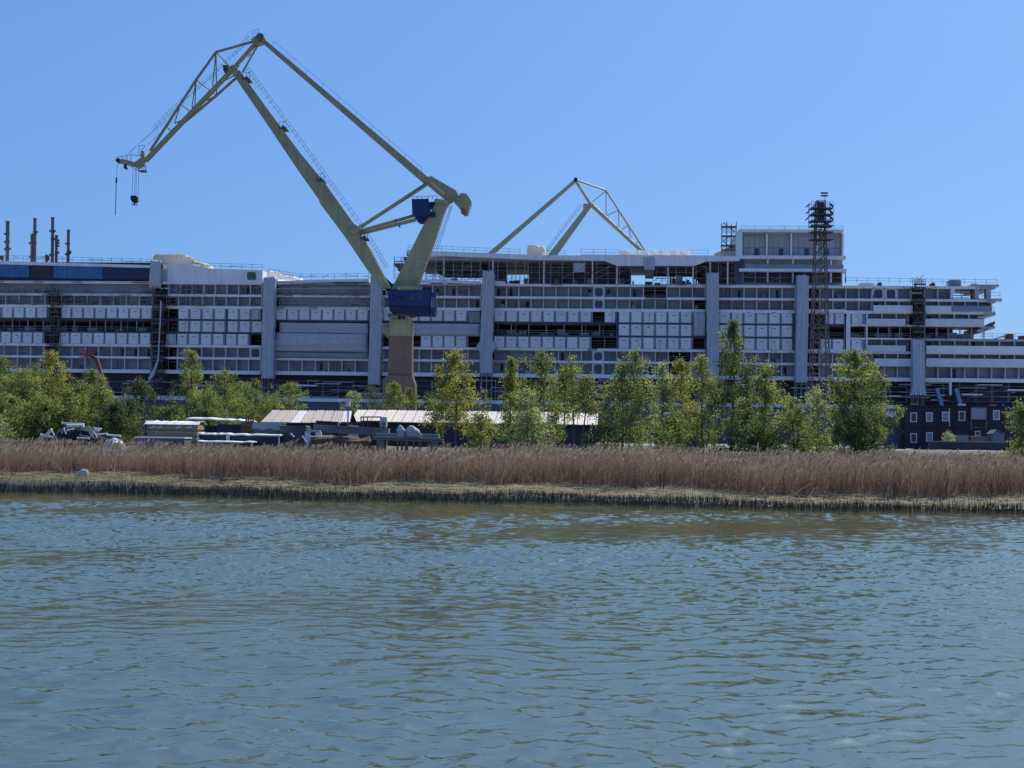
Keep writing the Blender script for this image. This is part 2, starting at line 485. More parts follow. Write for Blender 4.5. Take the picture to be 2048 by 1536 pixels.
# turbid green body; reflection warmed by a painted tint, stronger than on real water
nt.nodes.remove(b)
df = N('ShaderNodeBsdfDiffuse'); L(cm.outputs[2], df.inputs['Color']); L(bp.outputs[0], df.inputs['Normal'])
gl = N('ShaderNodeBsdfGlossy'); gl.inputs['Color'].default_value = (1.0, 0.99, 0.82, 1); gl.inputs['Roughness'].default_value = 0.015; L(bp.outputs[0], gl.inputs['Normal'])
fr = N('ShaderNodeFresnel'); fr.inputs['IOR'].default_value = 4.3; L(bp.outputs[0], fr.inputs['Normal'])
mxs = N('ShaderNodeMixShader'); L(fr.outputs[0], mxs.inputs[0]); L(df.outputs[0], mxs.inputs[1]); L(gl.outputs[0], mxs.inputs[2])
L(mxs.outputs[0], nt.nodes['Material Output'].inputs['Surface'])
water = np_mesh('water', np.stack([X, Y, Hh], -1), Q, mw)
water.data.polygons.foreach_set('use_smooth', [True]*len(Q))
tag(water, kind='structure', label='rippled green river water in the foreground')

# ------------------------------------------------------------------ strips: stalks, straw, stubble, grass as real blades
def strips(P, tone, width, r):
    """P (n,k,3) points of n blades, width (n,k): flat blades turned at random"""
    n, k, _ = P.shape
    az = r.uniform(0, math.pi, n)
    sd = np.stack([np.cos(az), np.sin(az)*0.5, np.zeros(n)], -1)[:, None, :]
    A = P - sd*width[..., None]/2; B = P + sd*width[..., None]/2
    V = np.stack([A, B], 2).reshape(-1, 3)
    base = (np.arange(n)*k*2)[:, None]
    seg = np.arange(k-1)[None, :]*2
    i = (base+seg)
    q = np.stack([i, i+1, i+3, i+2], -1).reshape(-1, 4)
    return V, q, np.repeat(tone, 2, axis=-1).reshape(-1) if tone.ndim == 2 else np.repeat(tone, k*2)

def cat(parts):
    V = []; Qs = []; T = []; o = 0
    for v, q, t in parts:
        V.append(v); Qs.append(q+o); T.append(t); o += len(v)
    return np.concatenate(V), np.concatenate(Qs), np.concatenate(T)

def front(x):
    return shore(x) + 9.2 + 0.9*np.sin(x*0.23+0.7) + 0.5*np.sin(x*0.9) + 0.25*np.sin(x*2.7) - np.interp(x, [-30, 0, 30], [-2.6, 0, 0.9])

rr_ = np.random.default_rng(3)
nA, nB = 38000, 20000
xa = rr_.uniform(-42, 42, nA+nB)
dep = np.concatenate([rr_.power(0.75, nA)*4.5, 4.0+rr_.uniform(0, 10.5, nB)])
ya = front(xa)+dep
hgt = (1.50+np.interp(xa,[-30,-8,5,30],[-0.36,-0.16,-0.04,0.08])+0.07*np.sin(xa*0.37)+0.05*np.sin(xa*1.3+1)+0.04*np.sin(xa*3.1))*(1+rr_.normal(0, 0.04, nA+nB))
hgt *= np.interp(dep, [0, 0.5, 1.0], [0.93, 0.98, 1.0])
za = gz(xa, ya)
lean = rr_.normal(0.0, 0.07, (nA+nB, 2)); lean[:, 0] += 0.05
base = np.stack([xa, ya, za-0.05], -1)
mid = base + np.stack([lean[:, 0]*0.3*hgt, lean[:, 1]*0.3*hgt, hgt*0.55], -1)
tip = base + np.stack([lean[:, 0]*hgt, lean[:, 1]*hgt, hgt], -1)
P = np.stack([base, mid, tip], 1)
w = np.stack([np.full(nA+nB, 0.018), np.full(nA+nB, 0.017), np.full(nA+nB, 0.010)], -1)
tv = np.clip(rr_.normal(0.26, 0.11, nA+nB), 0, 1)
tn = np.stack([tv*0.8, tv, tv*1.05+0.03], -1)
parts = [strips(P, tn, w, rr_)]
# dry leaves hanging on the stalks
sel = rr_.choice(nA+nB, 26000, replace=False)
t0 = rr_.uniform(0.15, 0.8, len(sel))
p0 = base[sel] + (tip[sel]-base[sel])*t0[:, None]
dv = np.stack([rr_.normal(0.10, 0.28, len(sel)), rr_.normal(0, 0.14, len(sel)), rr_.uniform(-0.05, 0.25, len(sel))], -1)
P = np.stack([p0, p0+dv*0.6, p0+dv-np.array([0, 0, 0.10])], 1)
parts.append(strips(P, np.clip(rr_.normal(0.42, 0.2, len(sel)), 0, 1), np.tile([[0.012, 0.022, 0.006]], (len(sel), 1)), rr_))
# pale broken stalks leaning out along the front edge
nb = 900
xb = rr_.uniform(-42, 42, nb); yb = front(xb)+rr_.uniform(-0.7, 0.8, nb); zb = gz(xb, yb)
ln = rr_.uniform(0.5, 1.5, nb); an = rr_.uniform(-1.0, 1.0, nb)*1.1
el_ = rr_.uniform(0.1, 0.9, nb)
b0 = np.stack([xb, yb, zb], -1)
d0 = np.stack([np.sin(an)*np.cos(el_), -np.abs(rr_.normal(0, 0.25, nb)), np.sin(el_)], -1)*ln[:, None]
P = np.stack([b0, b0+d0*0.6+np.array([0, 0, 0.05]), b0+d0], 1)
parts.append(strips(P, rr_.uniform(0.55, 1.0, nb), np.tile([[0.026, 0.022, 0.012]], (nb, 1)), rr_))
V, Q, T = cat(parts)
M['reed'] = tone_mat('dry reed stalks', (0.23, 0.140, 0.095), (0.58, 0.45, 0.33), 0.75, 0.35)
tag(np_mesh('reed_stalks', V, Q, M['reed'], None, T), 'dense belt of dry reddish brown reed stalks along the shore', 'reeds', kind='stuff')
# plumes
ns = nA+nB
pts = tip
parts = []
for k in range(3):
    m_ = rr_.random(ns) < np.interp(dep, [0, 2, 5, 14], [0.08, 0.15, 0.34, 0.34])*(1.0 if k == 0 else 0.5)
    t = pts[m_]; n_ = len(t)
    drop = np.stack([rr_.normal(0.055, 0.05, n_), rr_.normal(0, 0.04, n_), rr_.uniform(0.10, 0.22, n_)], -1)
    e = t + drop
    f = e + np.stack([rr_.normal(0.06, 0.03, n_), rr_.normal(0, 0.02, n_), rr_.uniform(-0.06, 0.03, n_)], -1)
    P = np.stack([t-np.array([0, 0, 0.06]), (t+e)/2, f], 1)
    wd = np.stack([np.full(n_, 0.02), rr_.uniform(0.04, 0.09, n_), np.full(n_, 0.012)], -1)
    parts.append(strips(P, np.clip(rr_.normal(0.45, 0.25, n_), 0, 1), wd, rr_))
V, Q, T = cat(parts)
M['plume'] = tone_mat('reed plumes', (0.18, 0.14, 0.10), (0.50, 0.41, 0.30), 0.85, 0.35)
tag(np_mesh('reed_plumes', V, Q, M['plume'], None, T), 'grey beige feathery plumes topping the reed belt', 'reeds', kind='stuff')

# fallen straw in front of the reeds
nst = 15000
xb = rr_.uniform(-42, 42, nst); sb = rr_.uniform(-3.5, 0.9, nst)
# more of it towards the middle and the far end of the bank
keep = rr_.random(nst) < np.interp(xb, [-42, -14, -2, 42], [0.15, 0.3, 1, 0.85])
xb, sb = xb[keep], sb[keep]; nst = len(xb)
yb = front(xb)+sb; zb = gz(xb, yb)+rr_.uniform(0.01, 0.16, nst)
ln = rr_.uniform(0.4, 1.5, nst); an = rr_.normal(0, 0.75, nst)
dv = np.stack([np.cos(an), np.sin(an)*0.6, rr_.normal(0, 0.07, nst)], -1)*ln[:, None]
b0 = np.stack([xb, yb, zb], -1)
P = np.stack([b0-dv/2, b0+np.array([0, 0, 0.03]), b0+dv/2], 1)
az_w = np.tile([[0.02, 0.03, 0.016]], (nst, 1))
# lying blades: thickness is vertical
V = np.stack([P-np.array([0, 1.1, 0.55])*az_w[..., None]/2, P+np.array([0, 1.1, 0.55])*az_w[..., None]/2], 2).reshape(-1, 3)
i = (np.arange(nst)*6)[:, None]+np.array([[0, 2]])
Q = np.stack([i, i+1, i+3, i+2], -1).reshape(-1, 4)
M['straw'] = tone_mat('bleached straw', (0.20, 0.158, 0.078), (0.64, 0.53, 0.32), 0.8, 0.25)
tag(np_mesh('fallen_straw', V, Q, M['straw'], None, np.repeat(np.clip(rr_.normal(0.45, 0.28, nst), 0, 1), 6)), 'bleached fallen straw lying tangled at the foot of the reeds', 'straw', kind='stuff')

# short green grass on the bank, thick where the straw is thin
ng = 22000
xb = rr_.uniform(-42, 42, ng); sb = rr_.uniform(-4.6, -0.1, ng)
keep = rr_.random(ng) < np.interp(xb, [-42, -16, -3, 8, 42], [1, 1, 0.6, 0.4, 0.45])
xb, sb = xb[keep], sb[keep]; ng = len(xb)
yb = front(xb)+sb; b0 = np.stack([xb, yb, gz(xb, yb)-0.02], -1)
hg = rr_.uniform(0.08, 0.26, ng)
t = b0+np.stack([rr_.normal(0.02, 0.06, ng), rr_.normal(0, 0.05, ng), hg], -1)
P = np.stack([b0, (b0+t)/2, t], 1)
V, Q, T = strips(P, np.clip(rr_.normal(0.4, 0.3, ng), 0, 1), np.tile([[0.02, 0.022, 0.006]], (ng, 1)), rr_)
M['grass'] = tone_mat('bank grass', (0.085, 0.090, 0.030), (0.32, 0.27, 0.13), 0.8, 0.4)
tag(np_mesh('bank_grass', V, Q, M['grass'], None, T), 'short olive grass growing between straw and mud', 'grass', kind='stuff')

# dark stubble of cut reeds standing in the shallows
nq = 40000
xb = rr_.uniform(-42, 42, nq); sb = rr_.uniform(-2.0, 6.8, nq)
keep = rr_.random(nq) < np.interp(sb, [-1.6, 0, 1.5, 6.6], [0.06, 0.5, 1, 1])
xb, sb = xb[keep], sb[keep]; nq = len(xb)
yb = shore(xb)+sb; b0 = np.stack([xb, yb, gz(xb, yb)-0.05], -1)
hg = rr_.uniform(0.08, 0.32, nq)+np.interp(sb, [-2, 0, 3], [0.24, 0.16, 0.06])
t = b0+np.stack([rr_.normal(0, 0.03, nq), rr_.normal(0, 0.03, nq), hg], -1)
P = np.stack([b0, (b0+t)/2, t], 1)
V, Q, T = strips(P, np.clip(rr_.normal(0.3, 0.22, nq)+np.where(sb > 5.2, 0.35, 0), 0, 1), np.tile([[0.022, 0.020, 0.010]], (nq, 1)), rr_)
M['stub'] = tone_mat('wet reed stubble', (0.022, 0.020, 0.016), (0.15, 0.115, 0.07), 0.55)
tag(np_mesh('reed_stubble', V, Q, M['stub'], None, T), 'dark wet reed stubble standing in the shallow water', 'reeds', kind='stuff')
# ================================================================== the cruise ship under construction
ship = thing('cruise_ship', 'huge white cruise ship under construction filling the background behind the trees', 'ship', SO, -PHI)
LEV = {k: SZ(v) for k, v in dict(A=571.2, B=596.5, C=620.8, D=646.8, E=673, F=700.2, G=724.8, H=753.2).items()}
HALF = {'A': .29, 'B': .26, 'C': .33, 'D': .18, 'E': .18, 'F': .27, 'G': .25, 'H': .40}
ROWS = ['AB', 'BC', 'CD', 'DE', 'EF', 'FG', 'GH']
def rowz(r):
    a, b = r
    return LEV[b]+HALF[b], LEV[a]-HALF[a]         # floor, ceiling
random.seed(5)
UL, UR = SU(-70), SU(2120)
U0 = SU(-70)
UEND = SU(1985)

# --- core body: what lies behind the cabins, a little lower where the top deck is open
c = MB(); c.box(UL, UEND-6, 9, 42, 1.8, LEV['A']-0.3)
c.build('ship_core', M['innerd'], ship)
c = MB(); c.box(UL, SU(2200), 0.0, 40, 1.8, SZ(808)); c.build('hull', M['hull'], ship)
c = MB(); c.box(UL, SU(2200), 4.6, 9.2, SZ(808), LEV['H']-.4); c.build('lower_deck_wall', M['lowwall'], ship)
c = MB(); c.box(UL, SU(2200), -.25, .6, SZ(811), SZ(804)); c.build('hull_top_band', M['white'], ship)

# --- what each row shows, from bow to stern: (first px, last px, kind, how many cells)
PLAN = {
 'AB': [(-70, 303, 'scaf', 15), (335, 522, 'cab', 8), (552, 736, 'scaf', 8), (766, 840, 'scaf', 3), (840, 961, 'cab', 5), (987, 1086, 'cab', 4), (1086, 1186, 'cab', 4),
        (1186, 1208, 'win', 1), (1208, 1286, 'cab', 3), (1286, 1333, 'hole', 2), (1333, 1410, 'cab', 3), (1437, 1590, 'cab', 6), (1616, 1640, 'hole', 1),
        (1640, 1744, 'cab', 4), (1744, 1770, 'win', 1), (1770, 1795, 'win', 1), (1795, 1822, 'cab', 1), (1850, 1902, 'cab', 2), (1902, 1950, 'hole', 2), (1950, 1985, 'gap', 1)],
 'BC': [(-70, 88, 'cab', 6), (88, 120, 'hole', 1), (120, 303, 'cab', 7), (335, 355, 'hole', 1), (355, 522, 'cab', 7), (552, 736, 'scaf', 8), (766, 961, 'cab', 8),
        (987, 1186, 'cab', 8), (1186, 1208, 'win', 1), (1208, 1386, 'cab', 7), (1386, 1411, 'hole', 1), (1437, 1590, 'cab', 6), (1616, 1640, 'hole', 1), (1640, 1744, 'cab', 4),
        (1744, 1825, 'low', 3), (1850, 1905, 'low', 2), (1905, 1983, 'cab', 3)],
 'CD': [(-70, 4, 'pan', 3), (4, 97, 'pan', 4), (97, 121, 'hole', 1), (121, 306, 'pan', 8), (333, 356, 'hole', 1), (356, 453, 'pan', 4), (455, 503, 'pan', 2), (503, 523, 'cover', 1),
        (552, 738, 'pan', 8), (766, 936, 'pan', 7), (936, 961, 'cover', 1), (988, 1185, 'pan', 8), (1185, 1209, 'hole', 1), (1209, 1233, 'pan', 1), (1237, 1386, 'pan', 6),
        (1386, 1411, 'cover', 1), (1438, 1588, 'pan', 6), (1616, 1650, 'hole', 1), (1650, 1690, 'pan', 2), (1700, 1731, 'pan', 1), (1735, 1822, 'low', 3), (1850, 1968, 'low', 4)],
 'DE': [(-70, 303, 'open', 12), (333, 356, 'hole', 1), (356, 453, 'pan', 4), (455, 528, 'pan', 3), (552, 738, 'wrap', 6), (766, 961, 'wrap', 6), (987, 1235, 'open', 7),
        (1237, 1386, 'pan', 6), (1386, 1411, 'cover', 1), (1438, 1588, 'pan', 6), (1616, 1690, 'open', 2), (1700, 1731, 'open', 1), (1735, 1822, 'open', 4), (1850, 1968, 'open', 5)],
 'EF': [(-70, 4, 'pan', 3), (4, 89, 'pan', 4), (89, 119, 'hole', 1), (119, 304, 'pan', 8), (331, 354, 'cover', 1), (354, 451, 'pan', 4), (453, 500, 'pan', 2), (500, 522, 'hole', 1),
        (552, 738, 'wrap', 6), (766, 842, 'hole', 2), (842, 936, 'pan', 4), (936, 961, 'hole', 1), (988, 1183, 'pan', 8), (1183, 1236, 'hole', 2), (1237, 1386, 'pan', 6),
        (1386, 1411, 'hole', 1), (1438, 1588, 'pan', 6), (1616, 1640, 'hole', 1), (1640, 1690, 'pan', 2), (1700, 1731, 'pan', 1), (1735, 1822, 'low', 3), (1850, 2120, 'low', 9)],
 'FG': [(-70, 88, 'cab', 6), (88, 118, 'hole', 1), (118, 303, 'cab', 7), (335, 355, 'hole', 1), (355, 500, 'cab', 6), (500, 522, 'win', 1), (552, 738, 'wrap', 6), (766, 961, 'cab', 8),
        (990, 1072, 'scaf', 3), (1072, 1186, 'cab', 5), (1186, 1208, 'win', 1), (1208, 1337, 'cab', 5), (1337, 1383, 'hole', 2), (1383, 1411, 'cab', 1), (1437, 1590, 'cab', 6),
        (1616, 1640, 'hole', 1), (1640, 1745, 'cab', 4), (1745, 1822, 'low', 3), (1850, 2120, 'low', 9)],
 'GH': [(-70, 88, 'cab', 6), (88, 118, 'hole', 1), (118, 303, 'cab', 7), (335, 355, 'hole', 1), (355, 522, 'cab', 7), (552, 738, 'cab', 7), (766, 961, 'cab', 8),
        (987, 1186, 'cab', 8), (1186, 1208, 'win', 1), (1208, 1337, 'cab', 5), (1337, 1383, 'hole', 2), (1383, 1411, 'cab', 1), (1437, 1590, 'cab', 6),
        (1616, 1640, 'hole', 1), (1640, 1822, 'cab', 7), (1850, 2120, 'cab', 10)],
}
# slab edges: each deck line is white, cut where the photograph shows the edge missing or covered
SLABS = {
 'A': [(-70, 522), (987, 1288), (1333, 1411), (1437, 1590), (1615, 1822), (1850, 1988)],
 'B': [(-70, 303), (335, 522), (552, 738), (766, 961), (987, 1290), (1333, 1411), (1437, 1590), (1615, 1822), (1850, 2003)],
 'C': [(-70, 303), (333, 523), (552, 738), (766, 961), (987, 1386), (1386, 1411), (1437, 1590), (1615, 1822), (1850, 1991)],
 'D': [], 'E': [],
 'F': [(-70, 303), (331, 523), (766, 961), (987, 1176), (1195, 1411), (1437, 1590), (1615, 1822), (1850, 2120)],
 'G': [(-70, 303), (331, 523), (552, 738), (766, 961), (987, 1338), (1380, 1411), (1437, 1590), (1615, 1822), (1850, 2120)],
 'H': [(-70, 303), (331, 523), (552, 738), (766, 961), (987, 1411), (1437, 1590), (1615, 1822), (1850, 2120)],
}
for k, segs in SLABS.items():
    m_ = MB(); m2 = MB()
    for a, b_ in segs:
        ua, ub = SU(a), SU(b_)
        e_ = MB(); e_.box(ua, ub, 0.0, 0.35, LEV[k]-HALF[k], LEV[k]+HALF[k]); e_.build('deck_edge', M['white'], ship)
    if k in 'DE':
        sq = MB(); sq.box(SU(1616), SU(1690), 0.05, 0.4, LEV[k]-HALF[k], LEV[k]+HALF[k]); sq.build('deck_edge', M['navy'], ship)
        m_.box(UL, SU(1588), 0.05, 0.4, LEV[k]-HALF[k], LEV[k]+HALF[k])
        m_.build('deck_edge', M['navy'], ship)
    end = {'A': 1985, 'B': 1995, 'C': 1985, 'D': 1990, 'E': 1990}.get(k, 2120)
    # floor slabs behind the edge, with the joints of the raw steel visible where they run out
    m2.box(UL, SU(end), 0.36, 9.1, LEV[k]-HALF[k]*0.7, LEV[k]+HALF[k]*0.75)
    m2.build('deck_slab', M['primer'], ship)
# white edges of decks C..F at the stern: narrow walkways
m_ = MB()
for k in 'DE':
    m_.box(SU(1700), SU(1968 if k == 'D' else 1960), -.05, 0.3, LEV[k]-.2, LEV[k]+.16)
m_.build('stern_deck_edge', M['white'], ship)

# --- shared meshes of the repeated pieces
def panel_mesh():
    m_ = MB(); wd, hg = 2.10, 2.22
    m_.box(-wd/2, wd/2, -.16, 0.0, 0, hg)
    m_.box(-wd/2+.07, wd/2-.07, -.185, -.16, .07, hg-.07)
    m_.box(-.34, .34, -.22, -.185, hg*.70, hg*.70+.10, 1)
    return m_
def window_mesh():
    m_ = MB(); wd, hg = 1.95, 1.86
    m_.box(-wd/2, wd/2, -.08, 0.0, 0, hg, 1)
    for k in range(3):
        a = -wd/2+.07+k*(wd-.08)/3; m_.box(a, a+(wd-.08)/3-.06, -.10, -.08, .08, hg-.10, 0)
    return m_
PN = None; WN = None; RW = None
npan = nwin = 0
back = {}
div_m = {}
stuffwin = MB()

def rounded(w, h, r, n=5):
    o = []
    for cx, cz, a0 in ((w/2-r, h-r, 0), (-w/2+r, h-r, 90), (-w/2+r, r, 180), (w/2-r, r, 270)):
        for k in range(n+1):
            a = R(a0+90*k/n); o.append((cx+r*math.cos(a), cz+r*math.sin(a)))
    return o

def add_panel(uc, z0, h, marked=True, tilt=0.0, wscale=1.0):
    global PN, npan
    if PN is None:
        o = panel_mesh().build('cabin_panel', [M['white2'], M['black']], ship); PN = o
        plain = MB(); plain.box(-1.05, 1.05, -.16, 0, 0, 2.22); plain.box(-.98, .98, -.185, -.16, .07, 2.15)
        pm = bpy.data.meshes.new('cabin_panel_plain'); pm.from_pydata(plain.v, [], plain.f); pm.materials.append(M['white2'])
        PN['n'] = 0; add_panel.plain = pm; del PN['n']
    else:
        o = PN.copy(); COL.objects.link(o); o.parent = ship
    if not marked: o.data = add_panel.plain
    o.location = (uc, 0.05+random.uniform(-.03, .03), z0+.02); o.scale = (wscale, 1, h/2.22)
    o.rotation_euler = (random.uniform(-.012, .012), tilt, 0)
    npan += 1

def add_window(uc, z0, h, d=1.86, ws=1.0):
    global WN, nwin
    if nwin >= 295:
        wd = 1.95*ws
        stuffwin.box(uc-wd/2, uc+wd/2, d-.1, d-.02, z0, z0+h); nwin += 1; return
    if WN is None:
        o = window_mesh().build('cabin_window', [M['glass'], M['cabin']], ship); WN = o
    else:
        o = WN.copy(); COL.objects.link(o); o.parent = ship
    o.location = (uc, d, z0); o.scale = (ws, 1, h/1.86); nwin += 1

backwall = MB(); parapet_n = 0; posts = MB(); dividers = MB(); holesteel = MB(); navyback = MB(); scafl = MB(); scafp = MB()
darkdoor = MB()
for r_ in ROWS:
    z0, z1 = rowz(r_); H = z1-z0
    for a, b_, kind, n in PLAN[r_]:
        ua, ub = SU(a), SU(b_); p = (ub-ua)/n
        if kind in ('cab', 'win', 'low', 'scaf'):
            backwall.box(ua, ub, 1.9, 2.1, z0-.1, z1+.1)
        if kind == 'cab':
            for i in range(n):
                uc = ua+(i+.5)*p
                add_window(uc+.1, z0+.05, H-.32, ws=min(1.12, (p-.55)/1.95))
                dividers.box(ua+i*p-.11, ua+i*p+.11, .3, 1.9, z0, z1)
                if random.random() < .14:          # a dark door standing open or a missing pane
                    q = random.choice((-.45, .45)); darkdoor.box(uc+q-.3, uc+q+.3, 1.68, 1.74, z0+.02, z0+H-.35)
            dividers.box(ub-.1, ub+.14, .12, 1.9, z0, z1)
        elif kind == 'win':
            # plated bay with a large rounded opening
            m_ = MB(); m_.box(ua+.05, ub-.05, .5, .6, z0, z1); m_.build('plated_bay', M['white'], ship)
            o = [(x+(ua+ub)/2, z+z0+.15) for x, z in rounded(min(1.75, p*.7), H-.35, .4)]
            m_ = MB(); m_.prism(o, .44, .49); m_.build('rounded_window', M['glassd'], ship)
        elif kind == 'hole':
            for i in range(n+1):
                posts.box(ua+i*p-.06, ua+i*p+.06, 1.2, 1.4, z0, z1)
            for k in range(4):
                zz = z0+H*(.15+.2*k)+random.uniform(-.08, .08)
                holesteel.box(ua+.1, ub-.1, 1.9+random.uniform(0, 3), 2.1+3, zz, zz+.09)
        elif kind == 'open':
            for i in range(n+1):
                posts.box(ua+i*p-.07, ua+i*p+.07, .5, .75, z0, z1)
                if random.random() < .5: posts.box(ua+i*p+.7, ua+i*p+.8, 2.5, 2.6, z0, z1)
            for zz in (.95, .5): holesteel.box(ua, ub, .42, .47, z0+zz, z0+zz+.05)
            for i in range(n*2):
                uu = random.uniform(ua, ub-1); hh = random.uniform(.4, 1.5); holesteel.box(uu, uu+random.uniform(.5, 2), 3+random.random()*4, 8, z0, z0+hh)
        elif kind == 'pan':
            navyback.box(ua-.02, ub+.02, .12, .3, z0-.1, z1+.1)
            for i in range(n):
                add_panel(ua+(i+.44)*p, z0+.03, H-.10, marked=random.random() > .06, tilt=random.uniform(-.006, .006), wscale=min(1.0, (p-.42)/2.1))
        elif kind == 'low':
            # long balcony: white parapet standing out, glazing behind it
            for i in range(n):
                add_window(ua+(i+.5)*p, z0+.05, H-.3, ws=min(1.12, (p-.5)/1.95))
                dividers.box(ua+i*p-.12, ua+i*p+.12, .12, 1.9, z0, z1)
                if random.random() < .25: darkdoor.box(ua+(i+.4)*p-.35, ua+(i+.4)*p+.35, 1.68, 1.74, z0, z1-.3)
backwall.build('cabin_wall', M['cabin'], ship)
dv = dividers.build('balcony_dividers', mat('divider paint', (.52, .53, .55), .5, .1, .3), ship); dv['kind'] = 'stuff'
po = posts.build('deck_posts', M['steel'], ship); po['kind'] = 'stuff'
hs = holesteel.build('interior_steel', M['primer'], ship); hs['kind'] = 'stuff'
navyback.build('panel_backing', mat('panel joint grey', (0.25, 0.27, 0.31), .5, .15, .4), ship)
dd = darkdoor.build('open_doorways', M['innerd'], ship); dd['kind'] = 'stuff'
if stuffwin.v:
    sw = stuffwin.build('far_cabin_windows', M['glass'], ship); sw['kind'] = 'stuff'

# navy uprights framing groups of panels
m_ = MB()
for px in (454, 1234.5, 1437, 1588.5, 305, 357):
    m_.box(SU(px)-.2, SU(px)+.2, -.12, .3, rowz('EF')[0], rowz('CD')[1])
m_.build('navy_upright', M['navy'], ship)['kind'] = 'stuff'

# parapets of the stern balconies, each a part of its own
def parapet(a, b_, y0, y1, bx=None):
    bx = bx or (a+b_)/2
    ua, ub = SU(a), SU(b_); za, zb = SZ(y1, bx), SZ(y0, bx)
    m_ = MB(); m_.box(ua, ub, -.45, -.25, za, zb); m_.box(ua, ub, -.25, .1, za, za+.14)
    n = max(2, int((ub-ua)/2.6))
    for i in range(n+1):
        u_ = ua+(ub-ua)*i/n; m_.box(u_-.02, u_+.02, -.47, -.45, za+.05, zb-.03)
    m_.build('balcony_parapet', M['white2'], ship)
for a, b_, y0, y1 in ((1746, 1824, 611, 626), (1850, 1902, 612, 627), (1734, 1810, 638, 652), (1850, 1967, 638, 653.5), (1735, 1811, 691, 704), (1852, 2120, 692.5, 708),
                      (1748, 1824, 717.5, 733), (1852, 2120, 718, 735)):
    parapet(a, b_, y0, y1)
# glass balustrade at the stern end
m_ = MB(); m_.box(SU(1904), SU(1980), -.3, -.26, SZ(623, 1940), SZ(612, 1940)); m_.build('glass_balustrade', M['glassr'], ship)

# --- great rounded white frame round the panel block near the stern
def frame_piece(pts, wd, name, mt, d0=-.3, d1=.1):
    for i in range(len(pts)-1):
        pass
m_ = MB()
za, zb = SZ(702, 1690), SZ(622, 1690); uf = SU(1695)
m_.box(uf-.3, uf+.55, -.3, .35, za, zb-1.1)
for k in range(6):
    a0, a1 = R(90*k/6), R(90*(k+1)/6)
    for rad0, rad1 in ((1.4, .75),):
        cx, cz = uf+.55-1.4, zb-1.4+.3
        q = [(cx+rad0*math.cos(a0), cz+rad0*math.sin(a0)), (cx+rad0*math.cos(a1), cz+rad0*math.sin(a1)), (cx+rad1*math.cos(a1), cz+rad1*math.sin(a1)), (cx+rad1*math.cos(a0), cz+rad1*math.sin(a0))]
        m_.prism(q, -.3, .35)
m_.box(SU(1617), uf-.8, -.3, .3, zb-.35, zb+.3)
m_.box(SU(1617), uf-.3, -.3, .3, za-.2, za+.3)
m_.build('rounded_panel_frame', M['white'], ship)
m_ = MB(); m_.box(SU(1732), SU(1735), -.2, .3, SZ(703, 1733), SZ(625, 1733)); m_.build('stern_frame_post', M['white'], ship)

# --- plastic sheeting hung over several decks
def sheeting(name, corners, mt, bulge=.5, nu=40, nz=14, d=-.2, seed=1, folds='h'):
    """corners in px: (x0,y0 top-left),(x1,y1 top-right),(x2,y2 bottom-right),(x3,y3 bottom-left)"""
    q = [SP(*c_) for c_ in corners]
    r = random.Random(seed); ph = [r.uniform(0, 6.28) for _ in range(8)]
    m_ = MB()
    for j in range(nz+1):
        t = j/nz
        for i in range(nu+1):
            s = i/nu
            u = (q[0][0]*(1-s)+q[1][0]*s)*(1-t)+(q[3][0]*(1-s)+q[2][0]*s)*t
            z = (q[0][1]*(1-s)+q[1][1]*s)*(1-t)+(q[3][1]*(1-s)+q[2][1]*s)*t
            env = (math.sin(math.pi*min(1, max(0, s*1.0)))**.4)*math.sin(math.pi*t)**.5
            if folds == 'h':
                w_ = .10*math.sin(t*17+ph[0]+.8*math.sin(s*5+ph[1]))+.05*math.sin(t*41+s*7+ph[2])+.04*math.sin(s*23+ph[3])
            else:
                w_ = .12*math.sin(s*9+ph[0]+.6*math.sin(t*6+ph[1]))+.05*math.sin(s*21+t*9+ph[2])+.05*math.sin(t*25+ph[3])
            m_.v.append((u, d-bulge*env+w_, z))
    for j in range(nz):
        for i in range(nu):
            a = j*(nu+1)+i; m_.f.append((a, a+nu+1, a+nu+2, a+1)); m_.m.append(0)
    o = m_.build(name, mt, ship, smooth=True)
    so = o.modifiers.new('thickness', 'SOLIDIFY'); so.thickness = .03
    return o
sheeting('upper_sheeting', [(559, 645), (737, 647), (737, 667), (559, 664)], M['sheet'], .25, seed=2)
sheeting('bulging_sheeting', [(553, 664), (736, 667), (737, 706), (547, 703)], M['sheet'], .8, seed=3)
sheeting('green_hem_sheeting', [(547, 703), (737, 706), (737, 717), (546, 715)], M['sheetg'], .25, seed=4, nz=6)
sheeting('narrow_sheeting', [(766, 646), (961, 648), (961, 673), (766, 671)], M['sheet'], .3, seed=5)
for px0, px1, y0, y1, sd in ((504, 523, 619, 640, 6), (937, 961, 623, 646, 7), (331, 353, 668, 689, 8), (1387, 1411, 624, 672, 9)):
    sheeting('window_cover', [(px0, y0), (px1, y0), (px1, y1), (px0, y1)], M['sheetg'] if sd in (7,) else M['sheet'], .15, nu=8, nz=8, seed=sd, folds='v')
# drapes hanging from deck A, left part
sheeting('hanging_drape', [(304, 521), (326, 523), (326, 578), (301, 578)], M['sheet'], .5, nu=12, nz=14, seed=11, folds='v', d=-1.2)

